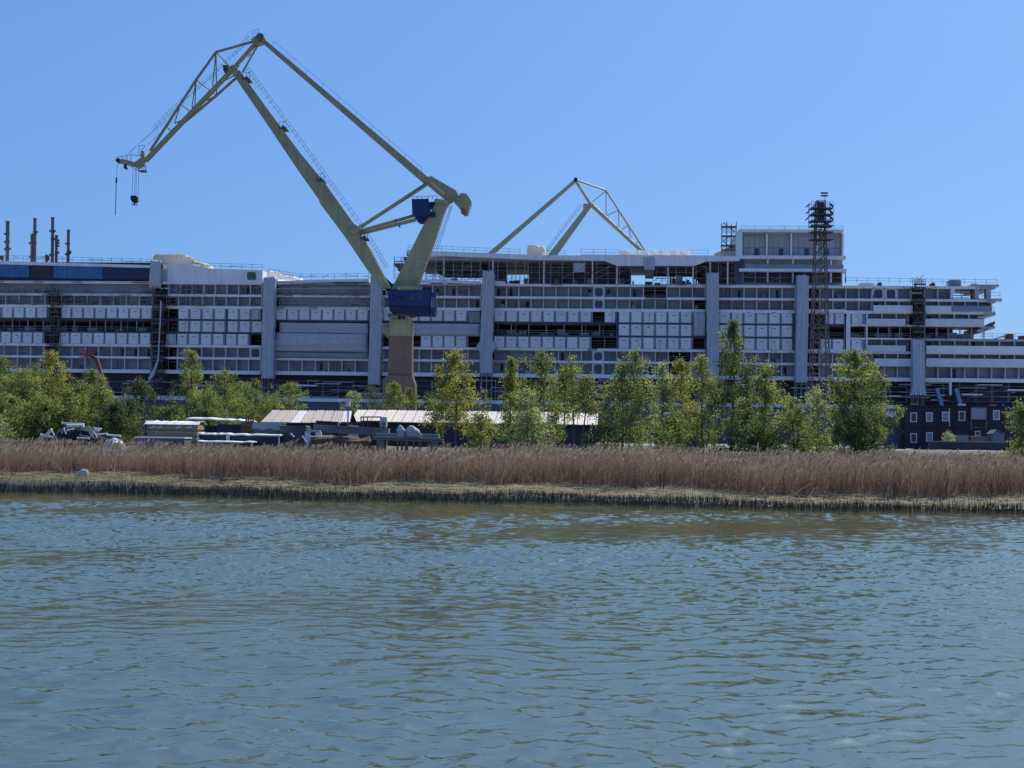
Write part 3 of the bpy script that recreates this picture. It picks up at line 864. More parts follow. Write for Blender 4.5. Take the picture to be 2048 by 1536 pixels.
# --- left top: blue wrapped band between two white edges
def band(name, a, b_, ya0, yb0, ya1, yb1, mt, d0=-.02, d1=.4):
    """strip between two sloping lines: top ya0->yb0, bottom ya1->yb1"""
    p = [SP(a, ya0), SP(b_, yb0), SP(b_, yb1), SP(a, ya1)]
    m_ = MB(); m_.prism(p, d0, d1); return m_.build(name, mt, ship)
def corrug(name, a, b_, ya0, yb0, ya1, yb1, mt, pitch=.45):
    p = [SP(a, ya0), SP(b_, yb0), SP(b_, yb1), SP(a, ya1)]
    n = max(4, int((p[1][0]-p[0][0])/pitch)); m_ = MB(); rr = random.Random(a)
    for i in range(n+1):
        s = i/n; dd_ = .10*(i % 2)+rr.uniform(-.03, .05)
        m_.v.append((p[0][0]+(p[1][0]-p[0][0])*s, dd_, p[0][1]+(p[1][1]-p[0][1])*s))
        m_.v.append((p[3][0]+(p[2][0]-p[3][0])*s, dd_+rr.uniform(-.04, .04), p[3][1]+(p[2][1]-p[3][1])*s))
    for i in range(n):
        m_.f.append((2*i, 2*i+1, 2*i+3, 2*i+2)); m_.m.append(0)
    return m_.build(name, mt, ship)
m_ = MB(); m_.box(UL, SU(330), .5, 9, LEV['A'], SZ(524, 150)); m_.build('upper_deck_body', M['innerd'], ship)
band('upper_deck_roof_edge', -70, 304, 520, 530.5, 527, 536, M['white'], -.1, 9)
for a, b_, mt in ((-70, 58, 'bluewrap'), (107, 205, 'bluewrap'), (205, 302, 'navywrap')):
    f_ = lambda x, y0, y1: y0+(y1-y0)*(x+70)/374
    o = corrug('deck_wrap', a, b_, f_(a, 526.8, 535.8), f_(b_, 526.8, 535.8), f_(a, 552.5, 559.5), f_(b_, 552.5, 559.5), M[mt])
    so = o.modifiers.new('thickness', 'SOLIDIFY'); so.thickness = .03
band('wrap_opening', 58, 107, 530.3, 531.3, 555.5, 556.5, M['innerd'], .3, .45)

# --- long plain grey screen with its stepped top
pts = [SP(*q) for q in ((326, 528), (384, 529.5), (404, 533), (420, 537), (525, 540.5), (525, 567), (326, 564))]
m_ = MB(); m_.prism(pts, -.05, 8); m_.build('plain_screen', M['white'], ship)
pts = [SP(*q) for q in ((308, 538), (335, 538), (335, 562), (308, 562))]
m_ = MB(); m_.prism(pts, -.12, -.06); m_.build('screen_grille', M['primer'], ship)
pts = [SP(x+503, z) for x, z in ((-7, 544), (7, 544), (9, 548), (9, 560), (-8, 560), (-9, 548))]
m_ = MB(); m_.prism(pts, -.1, -.05); m_.build('screen_hatch', mat('hatch green grey', (.10, .12, .10), .6, .3, .6), ship)

# --- wedge roof between the two sheeted towers
pts = [SP(*q) for q in ((548, 562), (600, 560), (738, 557.5), (738, 563.5), (660, 564), (600, 567), (548, 569.5))]
m_ = MB(); m_.prism(pts, -.05, 9); m_.build('wedge_roof', M['white'], ship)
band('wedge_deck_edge', 548, 738, 577, 576, 578.5, 577.5, M['steel'], -.6, -.3)
# deck A edge behind the crane, rising to its end
pts = [SP(*q) for q in ((828, 558.5), (900, 560), (961, 563), (961, 569), (900, 566), (828, 564.5))]
m_ = MB(); m_.prism(pts, -.05, 1.0); m_.build('curved_deck_edge', M['white'], ship)
pts = [SP(*q) for q in ((986, 561), (1010, 563), (1012, 567.5), (1100, 569), (1100, 574), (986, 569))]
m_ = MB(); m_.prism(pts, -.06, .3); m_.build('curved_deck_edge', M['white'], ship)

# --- open sun deck: overhanging roof, its soffit, the columns and what stands inside
pts = [SP(*q) for q in ((816, 500.5), (868, 503.5), (1080, 511.5), (1162, 512.5), (1162, 510.5), (1440, 512.5), (1478, 515), (1478, 523), (1412, 524), (1388, 533), (1234, 533), (1210, 523), (1080, 521.5), (868, 512.5), (816, 509))]
m_ = MB(); m_.prism(pts, -1.2, -.3); m_.build('sun_deck_fascia', M['white'], ship)
m_ = MB(); m_.box(SU(820), SU(1470), -.28, 26, SZ(522, 1100), SZ(514, 1100)); m_.build('sun_deck_roof', M['primer'], ship)
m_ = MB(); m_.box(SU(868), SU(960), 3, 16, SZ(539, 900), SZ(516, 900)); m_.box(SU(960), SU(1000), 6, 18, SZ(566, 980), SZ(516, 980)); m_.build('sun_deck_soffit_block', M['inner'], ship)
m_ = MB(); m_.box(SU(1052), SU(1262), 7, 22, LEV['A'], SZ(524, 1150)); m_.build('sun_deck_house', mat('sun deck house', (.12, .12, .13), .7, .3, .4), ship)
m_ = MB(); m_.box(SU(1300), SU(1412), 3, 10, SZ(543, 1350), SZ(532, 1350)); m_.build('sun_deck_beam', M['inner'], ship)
pts = [SP(*q) for q in ((1388, 534), (1412, 525), (1470, 525), (1470, 568), (1412, 568), (1408, 548))]
m_ = MB(); m_.prism(pts, 3.0, 16); m_.build('rusty_deck_house', mat('unpainted deck house', (.13, .085, .065), .8, .35, .5), ship)
m_ = MB()
for px in (888, 986, 1088, 1185, 1234, 1336, 1386, 1420, 1455):
    u_ = SU(px, 545); m_.tube((u_, -.4, LEV['A']), (u_, -.4, SZ(514, px)), .16, 6)
m_.build('sun_deck_columns', M['white'], ship)['kind'] = 'stuff'
m_ = MB()
for px in (1344, 1350, 1360, 1392, 1397, 1402): 
    u_ = SU(px, 550); m_.box(u_-.18, u_+.18, 8, 8.4, LEV['A'], SZ(536, px))
m_.bar((SU(1350, 560), 8, SZ(560, 1350)), (SU(1360, 545), 8, SZ(545, 1360)), .2)
m_.box(SU(1309), SU(1344), 8, 8.3, SZ(561, 1325), SZ(559.5, 1325))
m_.build('inner_columns', M['darksteel'], ship)['kind'] = 'stuff'
# sheeted box hanging from the fascia
sheeting('fascia_drape', [(1286, 515), (1308, 514), (1309, 542), (1288, 542)], M['sheet'], .25, nu=8, nz=10, seed=31, folds='v', d=-1.7)
m_ = MB(); m_.box(SU(1289), SU(1306), -1.9, .4, SZ(557, 1298), SZ(542, 1298)); m_.build('hoist_box', mat('olive hoist box', (.12, .115, .085), .7, .3, .5), ship)
# stacked decks jutting out at the forward end of the sun deck
for a, b_, y0, y1 in ((808, 836, 515, 520), (789, 830, 527, 532), (796, 830, 538, 541), (814, 830, 503, 511)):
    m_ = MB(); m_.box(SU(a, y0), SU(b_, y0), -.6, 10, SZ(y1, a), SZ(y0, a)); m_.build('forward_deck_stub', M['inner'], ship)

# --- stern house above the open deck
U = lambda x: SU(x, 500)
Zt = lambda y: SZ(y, 1580)
m_ = MB(); m_.box(U(1474), U(1687), 1.2, 24, LEV['A'], Zt(463)); m_.build('stern_house_body', M['cabin'], ship)
m_ = MB(); m_.box(U(1477), U(1686), -.6, 24.2, Zt(465), Zt(459.5)); m_.build('stern_house_roof', M['white'], ship)
m_ = MB(); m_.box(U(1476), U(1484.5), -.4, 2, Zt(513), Zt(465)); m_.box(U(1471), U(1478), -.3, 2, Zt(515), Zt(466)); m_.build('stern_house_cheek', M['white'], ship)
m_ = MB(); m_.box(U(1471), U(1691), -.7, 3, Zt(518.5), Zt(512)); m_.build('stern_house_edge', M['white'], ship)
m_ = MB(); m_.box(U(1478), U(1692), -.7, 3, Zt(544), Zt(538)); m_.build('stern_house_edge', M['white'], ship)
m_ = MB(); m_.box(U(1476), U(1488), .6, 3, Zt(566), Zt(518)); m_.build('blue_bulkhead', mat('steel blue bulkhead', (.06, .10, .16), .5, .15, .3), ship)
m_ = MB(); m_.box(U(1488), U(1684), 1.0, 1.15, Zt(565), Zt(544)); m_.build('stern_house_opening', M['innerd'], ship)
for i, (a, b_) in enumerate(((1488, 1531), (1537, 1580), (1587, 1632), (1637, 1683))):
    n = 4
    for k in range(n):
        for y0, y1 in ((471, 494), (495.5, 512)):
            if y0 > 490 and k == (2, 2, 2, 1)[i]:
                m_ = MB(); m_.box(U(a+(b_-a)*(k+.1)/n), U(a+(b_-a)*(k+.8)/n), .95, 1.1, Zt(512), Zt(496)); m_.build('stern_house_door', M['glassd'], ship); continue
            m_ = MB(); m_.box(U(a+(b_-a)*k/n)+.03, U(a+(b_-a)*(k+1)/n)-.03, 1.0, 1.12, Zt(y1), Zt(y0)); m_.build('wall_panel', M['primer'], ship)
    m_ = MB(); m_.box(U(b_+1), U(b_+4.5), .1, 1.2, Zt(512), Zt(466)); m_.build('stern_house_pilaster', M['white'], ship)
m_ = MB()
for i in range(8):
    a = 1490+i*24.6
    m_.box(U(a)+.05, U(a+24.6)-.05, -.5, -.46, Zt(538), Zt(529.5))
m_.build('stern_glass_balustrade', M['glassr'], ship)['kind'] = 'stuff'
for px in (1535.5, 1586, 1662):
    m_ = MB(); m_.tube((U(px), -.2, Zt(565)), (U(px), -.2, Zt(518)), .17, 6); m_.build('stern_house_column', M['white'], ship)
m_ = MB(); m_.box(U(1689.5), U(1691), -.6, -.3, Zt(566), Zt(543)); m_.build('stern_house_column', M['darksteel'], ship)
m_ = MB(); m_.box(U(1506), U(1511.5), 1.02, 1.18, Zt(538), Zt(527)); m_.build('stern_house_door', M['glassd'], ship)

# --- stern: decks running out, roof boxes
for a, b_, y0, y1 in ((1952, 1998, 569, 573), (1960, 1990, 574.5, 578), (1955, 2004, 597, 600), (1975, 1990, 601, 606), (1968, 1991, 626, 630.5), (1955, 1970, 632, 637),
                      (1960, 1990, 653, 657), (1955, 1968, 659, 664)):
    m_ = MB(); m_.box(SU(a, y0), SU(b_, y0), -.2, 14, SZ(y1, a), SZ(y0, a)); m_.build('stern_deck_stub', M['primer'], ship)
pts = [SP(*q) for q in ((1968, 655), (1980, 647), (1990, 642), (1990, 648), (1982, 655), (1975, 659))]
m_ = MB(); m_.prism(pts, 0, 3); m_.build('stern_bracket', M['inner'], ship)
pts = [SP(*q) for q in ((1902, 574), (1912, 574), (1905, 595), (1901, 596))]
m_ = MB(); m_.prism(pts, -.1, .5); m_.build('stern_brace', M['white'], ship)
m_ = MB(); m_.box(SU(1973, 585), SU(1982, 585), 0, 2, SZ(597, 1977), SZ(573, 1977)); m_.box(SU(1950, 585), SU(1958, 585), 0, 4, SZ(597, 1955), SZ(573, 1955)); m_.build('stern_post', M['cabin'], ship)
for a, b_, y0, mt in ((1899, 1925, 558.5, 'sheetg'), (1758, 1766, 563, 'darksteel'), (1864, 1873, 564, 'darksteel'), (1942, 1958, 566, 'canvas'), (1719, 1752, 564.5, 'white')):
    za = LEV['A']+.2
    m_ = MB(); zb = SZ(y0, (a+b_)/2)
    ua, ub = SU(a, 565), SU(b_, 565)
    m_.prism([(ua+.15, za), (ub-.15, za), (ub, za+.3), (ub-.05, zb-.2), (ub-.3, zb), (ua+.3, zb), (ua, zb-.25)], 1.0, 3.0)
    m_.build('roof_locker', M[mt], ship)
# far right low deck with its clutter
m_ = MB(); m_.box(SU(1968), SU(2150), 2.2, 14, LEV['F'], SZ(678, 2030)); m_.build('aft_house', M['cabin'], ship)
m_ = MB(); m_.box(SU(1850), SU(2150), -.1, 3, SZ(683, 1990), SZ(678, 1990)); m_.build('aft_roof_edge', M['primer'], ship)
for a, b_, y0 in ((2014, 2028, 667.5), (2041, 2060, 671)):
    m_ = MB(); ua, ub = SU(a, 675), SU(b_, 675); zb = SZ(y0, a); za = SZ(679, a)
    m_.prism([(ua, za), (ub, za), (ub, zb-.1), (ub-.1, zb), (ua+.1, zb), (ua, zb-.1)], .3, 2); m_.build('roof_crate', M['rust'] if a < 2030 else M['inner'], ship)
m_ = MB(); m_.bar((SU(1988, 678), .5, SZ(678, 1988)), (SU(2014, 671), .5, SZ(671, 2014)), .3, .25); m_.build('leaning_plank', M['steel'], ship)

# --- exhaust pipes rising from the left part
for px, y0, y1, lean_, rad in ((15.5, 443, 521, -2, .42), (70, 437, 521, -2, .36), (64.5, 470, 521, -1, .36), (105.5, 435, 523, -2, .36), (113, 471, 523, -1, .33), (137, 460, 523, -2, .34), (93, 510, 522, 0, .30), (5, 512, 521, 0, .2)):
    ua, za = SP(px+lean_*.4, y1, 9); ub, zb = SP(px, y0, 9)
    m_ = MB(); m_.tube((ua, 9, za-1), (ub, 9, zb), rad, 10)
    m_.tube((ub, 9, zb-.25), (ub, 9, zb+.05), rad*1.18, 10)
    for k in range(4):
        t = random.uniform(.15, .9); q = Vector((ua, 9, za)).lerp(Vector((ub, 9, zb)), t); m_.tube(q-Vector((0, 0, .12)), q+Vector((0, 0, .12)), rad*1.25, 10)
        sd = random.choice((-1, 1)); m_.box(q.x+sd*rad*.8, q.x+sd*(rad+.35), 8.8, 9.2, q.z-.25, q.z+.2)
    m_.build('exhaust_pipe', mat('soot brown pipe', (.13, .11, .10), .6, .25, .5), ship, smooth=False)

# --- guard rails along the roofs
def rail(pts, d=.3, step=2.2, hgt=1.15, r=.035, wob=0.0, seed=1):
    rr = random.Random(seed); m_ = MB()
    P3 = [Vector((SP(x, y, d)[0], d, SP(x, y, d)[1])) for x, y in pts]
    for i in range(len(P3)-1):
        a, b_ = P3[i], P3[i+1]; n = max(1, int((b_-a).length/step))
        for k in range(n+1):
            q = a.lerp(b_, k/n); m_.tube(q, q+Vector((0, 0, hgt*(1+rr.uniform(-.05, .2)))), r, 4, cap=False)
        for hh in (.5, 1.0):
            m_.tube(a+Vector((0, 0, hgt*hh)), b_+Vector((0, 0, hgt*hh)), r*.9, 4, cap=False)
        if wob:
            prev = None
            for k in range(n*2+1):
                q = a.lerp(b_, k/(2*n))+Vector((0, -.05, hgt*(.35+rr.uniform(0, wob))))
                if prev is not None and rr.random() < .75: m_.tube(prev, q, r*1.3, 4, cap=False)
                prev = q
    m_.build('guard_rail', M['darksteel'], ship)
rail([(-70, 519.5), (302, 529)], .4, wob=.5, seed=2)
rail([(384, 530), (420, 537), (525, 540)], .4, wob=.3, seed=3)
rail([(536, 548), (600, 559), (738, 557.5)], .4, wob=.5, seed=4)
rail([(816, 500.5), (1040, 509.5)], -.6, seed=5); rail([(1092, 512), (1130, 512.5)], -.6, seed=6); rail([(1162, 510.5), (1236, 511)], -.6, hgt=1.3, seed=7); rail([(1378, 512), (1416, 512.5)], -.6, hgt=1.3, seed=8)
rail([(1481, 460), (1686, 460)], -.3, step=2.7, hgt=.85, seed=9)
rail([(1692, 566), (1994, 570)], .2, hgt=1.1, seed=10); rail([(1964, 597), (2000, 597)], 0, hgt=1.2, seed=11); rail([(1970, 623), (1988, 624)], 0, hgt=1.0, seed=12)
rail([(1962, 677), (2120, 677)], .3, hgt=1.0, seed=13); rail([(789, 526), (815, 527)], -.4, hgt=1.3, seed=14)
rail([(822, 558), (960, 562)], 6, hgt=1.2, step=1.6, wob=.8, seed=15)

# --- scaffolding fixed inside the recessed decks
def scaffold_face(a, b_, y0, y1, d=-.4, dx=2.2, dz=1.0, seed=1, planks=.25, name='deck_scaffolding', braces=.2, r=.04):
    rr = random.Random(seed)
    ua, ub = SU(a, (y0+y1)/2), SU(b_, (y0+y1)/2); za, zb = SZ(y1, (a+b_)/2), SZ(y0, (a+b_)/2)
    m_ = MB(); nx = max(1, round((ub-ua)/dx)); nz_ = max(1, round((zb-za)/dz))
    for i in range(nx+1):
        u_ = ua+(ub-ua)*i/nx
        for dd_ in (d, d+1.0): m_.tube((u_, dd_, za), (u_, dd_, zb+rr.uniform(-.2, .3)), r, 4, cap=False)
    for j in range(nz_+1):
        z_ = za+(zb-za)*j/nz_
        for i in range(nx):
            u_ = ua+(ub-ua)*i/nx; u2 = ua+(ub-ua)*(i+1)/nx
            if rr.random() < .9: m_.tube((u_, d, z_), (u2, d, z_), r*.85, 4, cap=False)
            if rr.random() < planks: m_.box(u_, u2, d, d+1.0, z_-.06, z_, 1)
            if rr.random() < braces and j < nz_: m_.tube((u_, d, z_), (u2, d, z_+(zb-za)/nz_), r*.8, 4, cap=False)
    m_.build(name, [M['steel'], M['plank']], ship)['kind'] = 'stuff'
scaffold_face(-70, 302, 564, 607, -.5, 2.2, .9, 1, .2)
scaffold_face(335, 410, 572, 611, -.5, 2.0, .9, 2, .3)
scaffold_face(552, 736, 566, 616, -.5, 1.9, .85, 3, .12, r=.05)
scaffold_face(845, 960, 540, 560, 5, 1.6, .7, 4, .1, braces=.5)
scaffold_face(1003, 1052, 541, 566, 6, 1.6, .8, 5, .1, braces=.5)
scaffold_face(1060, 1260, 524, 568, 5, 3.0, 1.2, 6, .25)
scaffold_face(1308, 1345, 543, 568, 6, 1.8, 1.3, 7, .05, braces=.5)
scaffold_face(990, 1071, 703, 722, -.6, 2.2, .6, 8, .5)
scaffold_face(789, 830, 515, 558, -.8, 1.6, .9, 9, .35)
scaffold_face(1420, 1466, 526, 566, 1.0, 2.4, 1.3, 10, .2)
# lower promenade: tubes, planks and light strips under deck H
for a, b_, sd in ((-70, 300, 21), (340, 520, 22), (552, 736, 23), (830, 960, 24), (990, 1400, 25), (1440, 1590, 26), (1616, 1815, 27), (1855, 2120, 28)):
    scaffold_face(a, b_, 762, 803, .6, 3.2, 1.0, sd, .35)
rr = random.Random(9)
m_ = MB()
for k in range(150):
    px = rr.uniform(-60, 2060); y = rr.uniform(760, 802); ln = rr.uniform(.6, 8); u_ = SU(px, y)
    m_.box(u_, u_+ln, .2+rr.random()*3, 3.4, SZ(y, px), SZ(y, px)+rr.choice((.06, .09, .13, .3)))
m_.build('promenade_rails', M['white'], ship)['kind'] = 'stuff'
for px in (1880, 1918):
    p0, p1 = SP(px-7, 777), SP(px+4, 814)
    m_ = MB(); m_.bar((p0[0], -.2, p0[1]), (p1[0], -.2, p1[1]), .8, .75); m_.build('lifeboat_davit', mat('light blue davit', (.16, .26, .42), .5, .12, .3), ship)
m_ = MB(); m_.box(SU(1899), SU(1903), -.2, .3, SZ(790, 1901), SZ(758, 1901)); m_.build('promenade_post', M['white'], ship)

# hoses, cables and hanging lines over the ship side, boxes left on the open decks
rr = random.Random(77)
m_ = MB()
for k in range(34):
    px = rr.uniform(-50, 1880); y0 = rr.choice((574, 599, 624, 703, 727)); n_ = rr.randint(5, 12)
    u_, z_ = SU(px, y0), SZ(y0, px)+SZ(600)-SZ(600); prev = Vector((u_, -.12, z_)); sag = rr.uniform(.3, 1.2); ln = rr.uniform(2, 7)
    for i in range(1, n_+1):
        t = i/n_; q = Vector((u_+ln*t, -.12, z_-sag*4*t*(1-t))); m_.tube(prev, q, .035, 4, cap=False); prev = q
for k in range(26):
    px = rr.uniform(-50, 1930); y0 = rr.uniform(600, 690); u_, z_ = SU(px, y0), SZ(y0, px); m_.tube((u_, -.2, z_), (u_+rr.uniform(-.4, .4), -.2, z_-rr.uniform(3, 10)), .03, 4, cap=False)
m_.build('hoses_and_cables', M['darksteel'], ship)['kind'] = 'stuff'
m_ = MB()
for k in range(140):
    r_ = rr.choice(ROWS[:2]+ROWS[5:]+['DE']); z0 = rowz(r_)[0]; px = rr.uniform(-50, 1800); u_ = SU(px); w_ = rr.uniform(.3, 1.1)
    m_.box(u_, u_+w_, .5, 1.2, z0, z0+rr.uniform(.25, 1.0))
m_.build('deck_clutter', mat('deck clutter', (.20, .19, .18), .7, .5, .2), ship)['kind'] = 'stuff'

scaffold_face(872, 1050, 515, 560, -.9, 2.0, 1.0, 41, .10, braces=.25)
scaffold_face(1056, 1262, 524, 569, -.8, 2.4, 1.1, 42, .14, braces=.2)
scaffold_face(1312, 1412, 534, 569, -.8, 2.0, 1.1, 43, .10, braces=.3)
scaffold_face(1420, 1470, 526, 568, -.5, 1.8, 1.0, 44, .25, braces=.3)
scaffold_face(1486, 1684, 545, 566, -.4, 2.6, 1.0, 45, .05, braces=.1)
sheeting('hanging_cover', [(1146, 526), (1170, 526), (1170, 545), (1146, 546)], M['sheet'], .2, nu=8, nz=8, seed=51, folds='v', d=-.6)
sheeting('hanging_cover', [(1352, 548), (1366, 548), (1366, 567), (1352, 567)], M['sheetg'], .15, nu=6, nz=8, seed=52, folds='v', d=1.5)
rr = random.Random(55); m_ = MB()
for k in range(60):
    px = rr.uniform(840, 1465); u_ = SU(px, 560); w_ = rr.uniform(.3, 1.6); h_ = rr.uniform(.3, 1.7); d_ = rr.uniform(1, 9)
    m_.box(u_, u_+w_, d_, d_+1, LEV['A']+.25, LEV['A']+.25+h_)
m_.build('sun_deck_clutter', mat('sun deck clutter', (.22, .20, .18), .7, .6, .15), ship)['kind'] = 'stuff'
# ================================================================== scaffold towers standing against the ship
def ship_world(u, d, z):
    return SO + SA*u + SN*d + Vector((0, 0, z))

def tower_base(pxc, d=-1.3):
    u = SU(pxc, 760, d); p = ship_world(u, d, 0); p.z = float(gz(p.x, p.y)); return u, p

def wrapped_tower(px0, px1, ytop, ybot, label, seed, flare=0.0, waist=None):
    """stair tower wrapped in plastic: poles inside, sheet outside with folds, tie bands and a cap"""
    pc = (px0+px1)/2; d0 = -1.4
    u, base = tower_base(pc, d0)
    t = thing('wrapped_scaffold_tower', label, 'scaffold tower', base, -PHI, 'sheeted stair towers against the ship')
    wd = SU(px1, 650, d0)-SU(px0, 650, d0)
    zt, zb = SZ(ytop, pc, d0)-base.z, SZ(ybot, pc, d0)-base.z
    r = random.Random(seed); ph = [r.uniform(0, 6.28) for _ in range(9)]
    m_ = MB(); nz_ = 46; per = []
    nx, ny = 16, 8
    for i in range(nx): per.append((-.5+i/nx, -.5))
    for i in range(ny): per.append((.5, -.5+i/ny))
    for i in range(nx): per.append((.5-i/nx, .5))
    for i in range(ny): per.append((-.5, .5-i/ny))
    k = len(per); D = 2.2
    for j in range(nz_+1):
        tt = j/nz_; z = zb+(zt-zb)*tt
        for i, (a, b_) in enumerate(per):
            s = a*wd
            w_ = .055*math.sin(i*1.9+ph[0]+2*math.sin(tt*5+ph[1]))+.05*math.sin(tt*38+ph[2]+a*3)+.04*math.sin(tt*71+i*.8+ph[3])
            sc = 1+flare*max(0, .18-tt)*2+(waist(tt) if waist else 0)
            lean_ = .10*math.sin(tt*4+ph[4])
            nrm = (0, -1) if b_ == -.5 else ((1, 0) if a == .5 else ((0, 1) if b_ == .5 else (-1, 0)))
            m_.v.append((s*sc+nrm[0]*w_+lean_, b_*D+nrm[1]*w_, z+(.15*math.sin(i*1.3+ph[5]) if j in (0, nz_) else 0)))
    for j in range(nz_):
        for i in range(k):
            i2 = (i+1) % k; m_.f.append((j*k+i, j*k+i2, (j+1)*k+i2, (j+1)*k+i)); m_.m.append(0)
    m_.f.append(tuple(nz_*k+i for i in range(k))); m_.m.append(0)
    m_.build('plastic_sheet', M['sheetw'], t, smooth=True)
    f = MB()
    for sx in (-.42, 0, .42):
        for sy in (-.38, .38): f.tube((sx*wd, sy*D, 0), (sx*wd, sy*D, zt+.1), .045, 4)
    z = .6
    while z < zt-.6:
        f.tube((-.42*wd, -.38*D, z), (.42*wd, -.38*D, z), .04, 4); f.tube((-.42*wd, .38*D, z), (.42*wd, .38*D, z), .04, 4); z += 2.0
    f.build('pole_frame', M['steel'], t)
    # a darker seam where two sheets overlap, and ties
    s_ = MB(); xs_ = r.uniform(-.2, .25)*wd
    n_ = 24
    for j in range(n_):
        za = zb+(zt-zb)*j/n_; zc = zb+(zt-zb)*(j+.96)/n_
        x0 = xs_+.05*math.sin(j*.9+ph[6])+.10*math.sin((j+.5)/n_*4+ph[4])
        s_.box(x0-.05, x0+.05, -D/2-.15, -D/2-.06, za, zc)
    s_.build('sheet_seam', M['white2'], t)
    return t

M['sheetw'] = mat('milky sheeting', (.42, .46, .52), .45, .10, .35, bump=.35, bscale=1.8, streak=.18)
wrapped_tower(525, 548, 556, 757, 'narrow sheeted stair tower beside the long plain grey screen', 1)
wrapped_tower(738.5, 761, 553, 769, 'sheeted stair tower just beside the big crane column', 2)
wrapped_tower(961.5, 985, 543, 747, 'sheeted stair tower with ragged side flaps behind a single birch', 3, waist=lambda t: .75*math.exp(-((t-.26)/.035)**2))
wrapped_tower(1412, 1436, 547, 770, 'sheeted stair tower rising beside the rusty deck house', 4)
wrapped_tower(1591, 1614, 552, 765, 'sheeted stair tower closest to the floodlight mast', 5)
wrapped_tower(1823, 1847, 680, 790, 'low sheeted stair tower with a ragged foot over the office cabins', 6, flare=.7)

def open_tower(px0, px1, ytop, ybot, label, seed, step=2.0, d0=-1.2, D=1.8):
    pc = (px0+px1)/2
    u, base = tower_base(pc, d0)
    t = thing('scaffold_tower', label, 'scaffold tower', base, -PHI, 'open scaffold towers against the ship')
    wd = SU(px1, 650, d0)-SU(px0, 650, d0); zt, zb = SZ(ytop, pc, d0)-base.z, SZ(ybot, pc, d0)-base.z
    r = random.Random(seed); f = MB(); n = 3
    for i in range(n+1):
        for sy in (-D/2, D/2): f.tube((-wd/2+wd*i/n, sy, 0), (-wd/2+wd*i/n, sy, zt+r.uniform(.2, 1.1)), .05, 4)
    z = zb; k = 0
    br = MB()
    while z < zt:
        for sy in (-D/2, D/2):
            for hh in (0, .5, 1.0): f.tube((-wd/2, sy, z+hh), (wd/2, sy, z+hh), .04, 4)
        a, c_ = ((-wd/2, wd/2) if k % 2 == 0 else (wd/2, -wd/2))
        br.bar((a*.8, 0, z), (c_*.8, 0, z+step), .7, .09)
        z += step; k += 1
    f.build('pole_frame', M['darksteel'], t)
    br.build('stair_flights', M['plank'], t)['kind'] = 'stuff'
    z = zb
    first = None
    while z < zt+.1:
        if first is None:
            m_ = MB(); m_.box(-wd/2-.1, wd/2+.1, -D/2, D/2, -.05, .05); m_.box(-wd/2-.1, wd/2+.1, -D/2-.05, -D/2, -.08, .14); first = o = m_.build('platform', [M['plank']], t)
        else:
            o = first.copy(); COL.objects.link(o); o.parent = t
        o.location = (r.uniform(-.15, .15), 0, z); z += step*(1 if r.random() < .7 else .5)
    return t
open_tower(94, 116, 580, 790, 'open scaffold stair tower under the short blue wrapped bay', 11)
open_tower(304, 327, 578, 777, 'open scaffold stair tower under the hanging drape', 12)
open_tower(1826, 1848, 562, 684, 'open scaffold stair tower between the stern parapets', 13)
open_tower(1441, 1470, 452, 520, 'railed scaffold tower beside the topmost stern house', 14, d0=1.0)
# pale sheet hanging in a long strip beside the tower under the drape
_p = [SP(*q) for q in ((328, 602), (331, 608), (329, 640), (326.5, 690), (325, 722), (315, 752), (305, 764), (304, 756), (315, 738), (322.5, 718), (324, 690), (326.5, 640))]
m_ = MB(); m_.prism(_p, -2.5, -2.35); o = m_.build('torn_sheet', M['sheet'], ship)

# roof clutter: tarpaulins lying on the ship
def tarp(name, label, pts, d0, d1, mt, seed, group=None, nd=7):
    """lumpy cover over roof material: ridge line in px with its foot line"""
    r = random.Random(seed)
    top = [SP(x, y, d0) for x, y, _ in pts]; bot = [SP(x, yb, d0) for x, _, yb in pts]
    u0 = (top[0][0]+top[-1][0])/2; zb0 = min(b_[1] for b_ in bot)
    base = ship_world(u0, d0, zb0)
    m_ = MB(); n = len(pts)
    for j in range(nd+1):
        t = j/nd; prof = min(1, math.sin(math.pi*min(.97, max(.03, t)))*1.5)
        for i in range(n):
            hh = (top[i][1]-bot[i][1])*(prof if 0 < j < nd else .02)*(1+r.uniform(-.10, .10)*(0 if j == 2 else 1))
            m_.v.append((top[i][0]-u0+r.uniform(-.12, .12), (d1-d0)*t+r.uniform(-.1, .1), bot[i][1]-zb0+hh))
    for j in range(nd):
        for i in range(n-1):
            a = j*n+i; m_.f.append((a, a+1, a+n+1, a+n)); m_.m.append(0)
    o = m_.build(name, mt)
    o.location = base; o.rotation_euler = (0, 0, -PHI)
    return tag(o, label, 'tarpaulin', group)
rr = random.Random(4)
xs_ = [1237+i*4.5 for i in range(33)]
tarp('white_tarpaulin', 'long brilliant white tarpaulin on the sun deck roof', [(x, 498.2+.015*(x-1237)*.5+rr.uniform(-1.2, 1.2), 512.5) for x in xs_], -1.25, 6, M['roofcloth'], 5, nd=9)
xs_ = [304+i*4.2 for i in range(28)]
tarp('crumpled_tarpaulin', 'cream tarpaulin heap on the roof above the plain grey screen', [(x, (507 if x < 360 else 507+(x-360)*.40)+rr.uniform(-1, 1), 529.5+max(0, (x-390)*.27)) for x in xs_], .2, 5, M['roofcanvas'], 6)
xs_ = [533+i*4 for i in range(18)]
tarp('crumpled_tarpaulin', 'crumpled white tarpaulin on the roof beside the narrow sheeted tower', [(x, 540.5+(x-533)*.22+rr.uniform(-1.5, 1.0), 559+(x-533)*.02) for x in xs_], .1, 4, M['roofcloth'], 7)
xs_ = [1053+i*4.2 for i in range(10)]
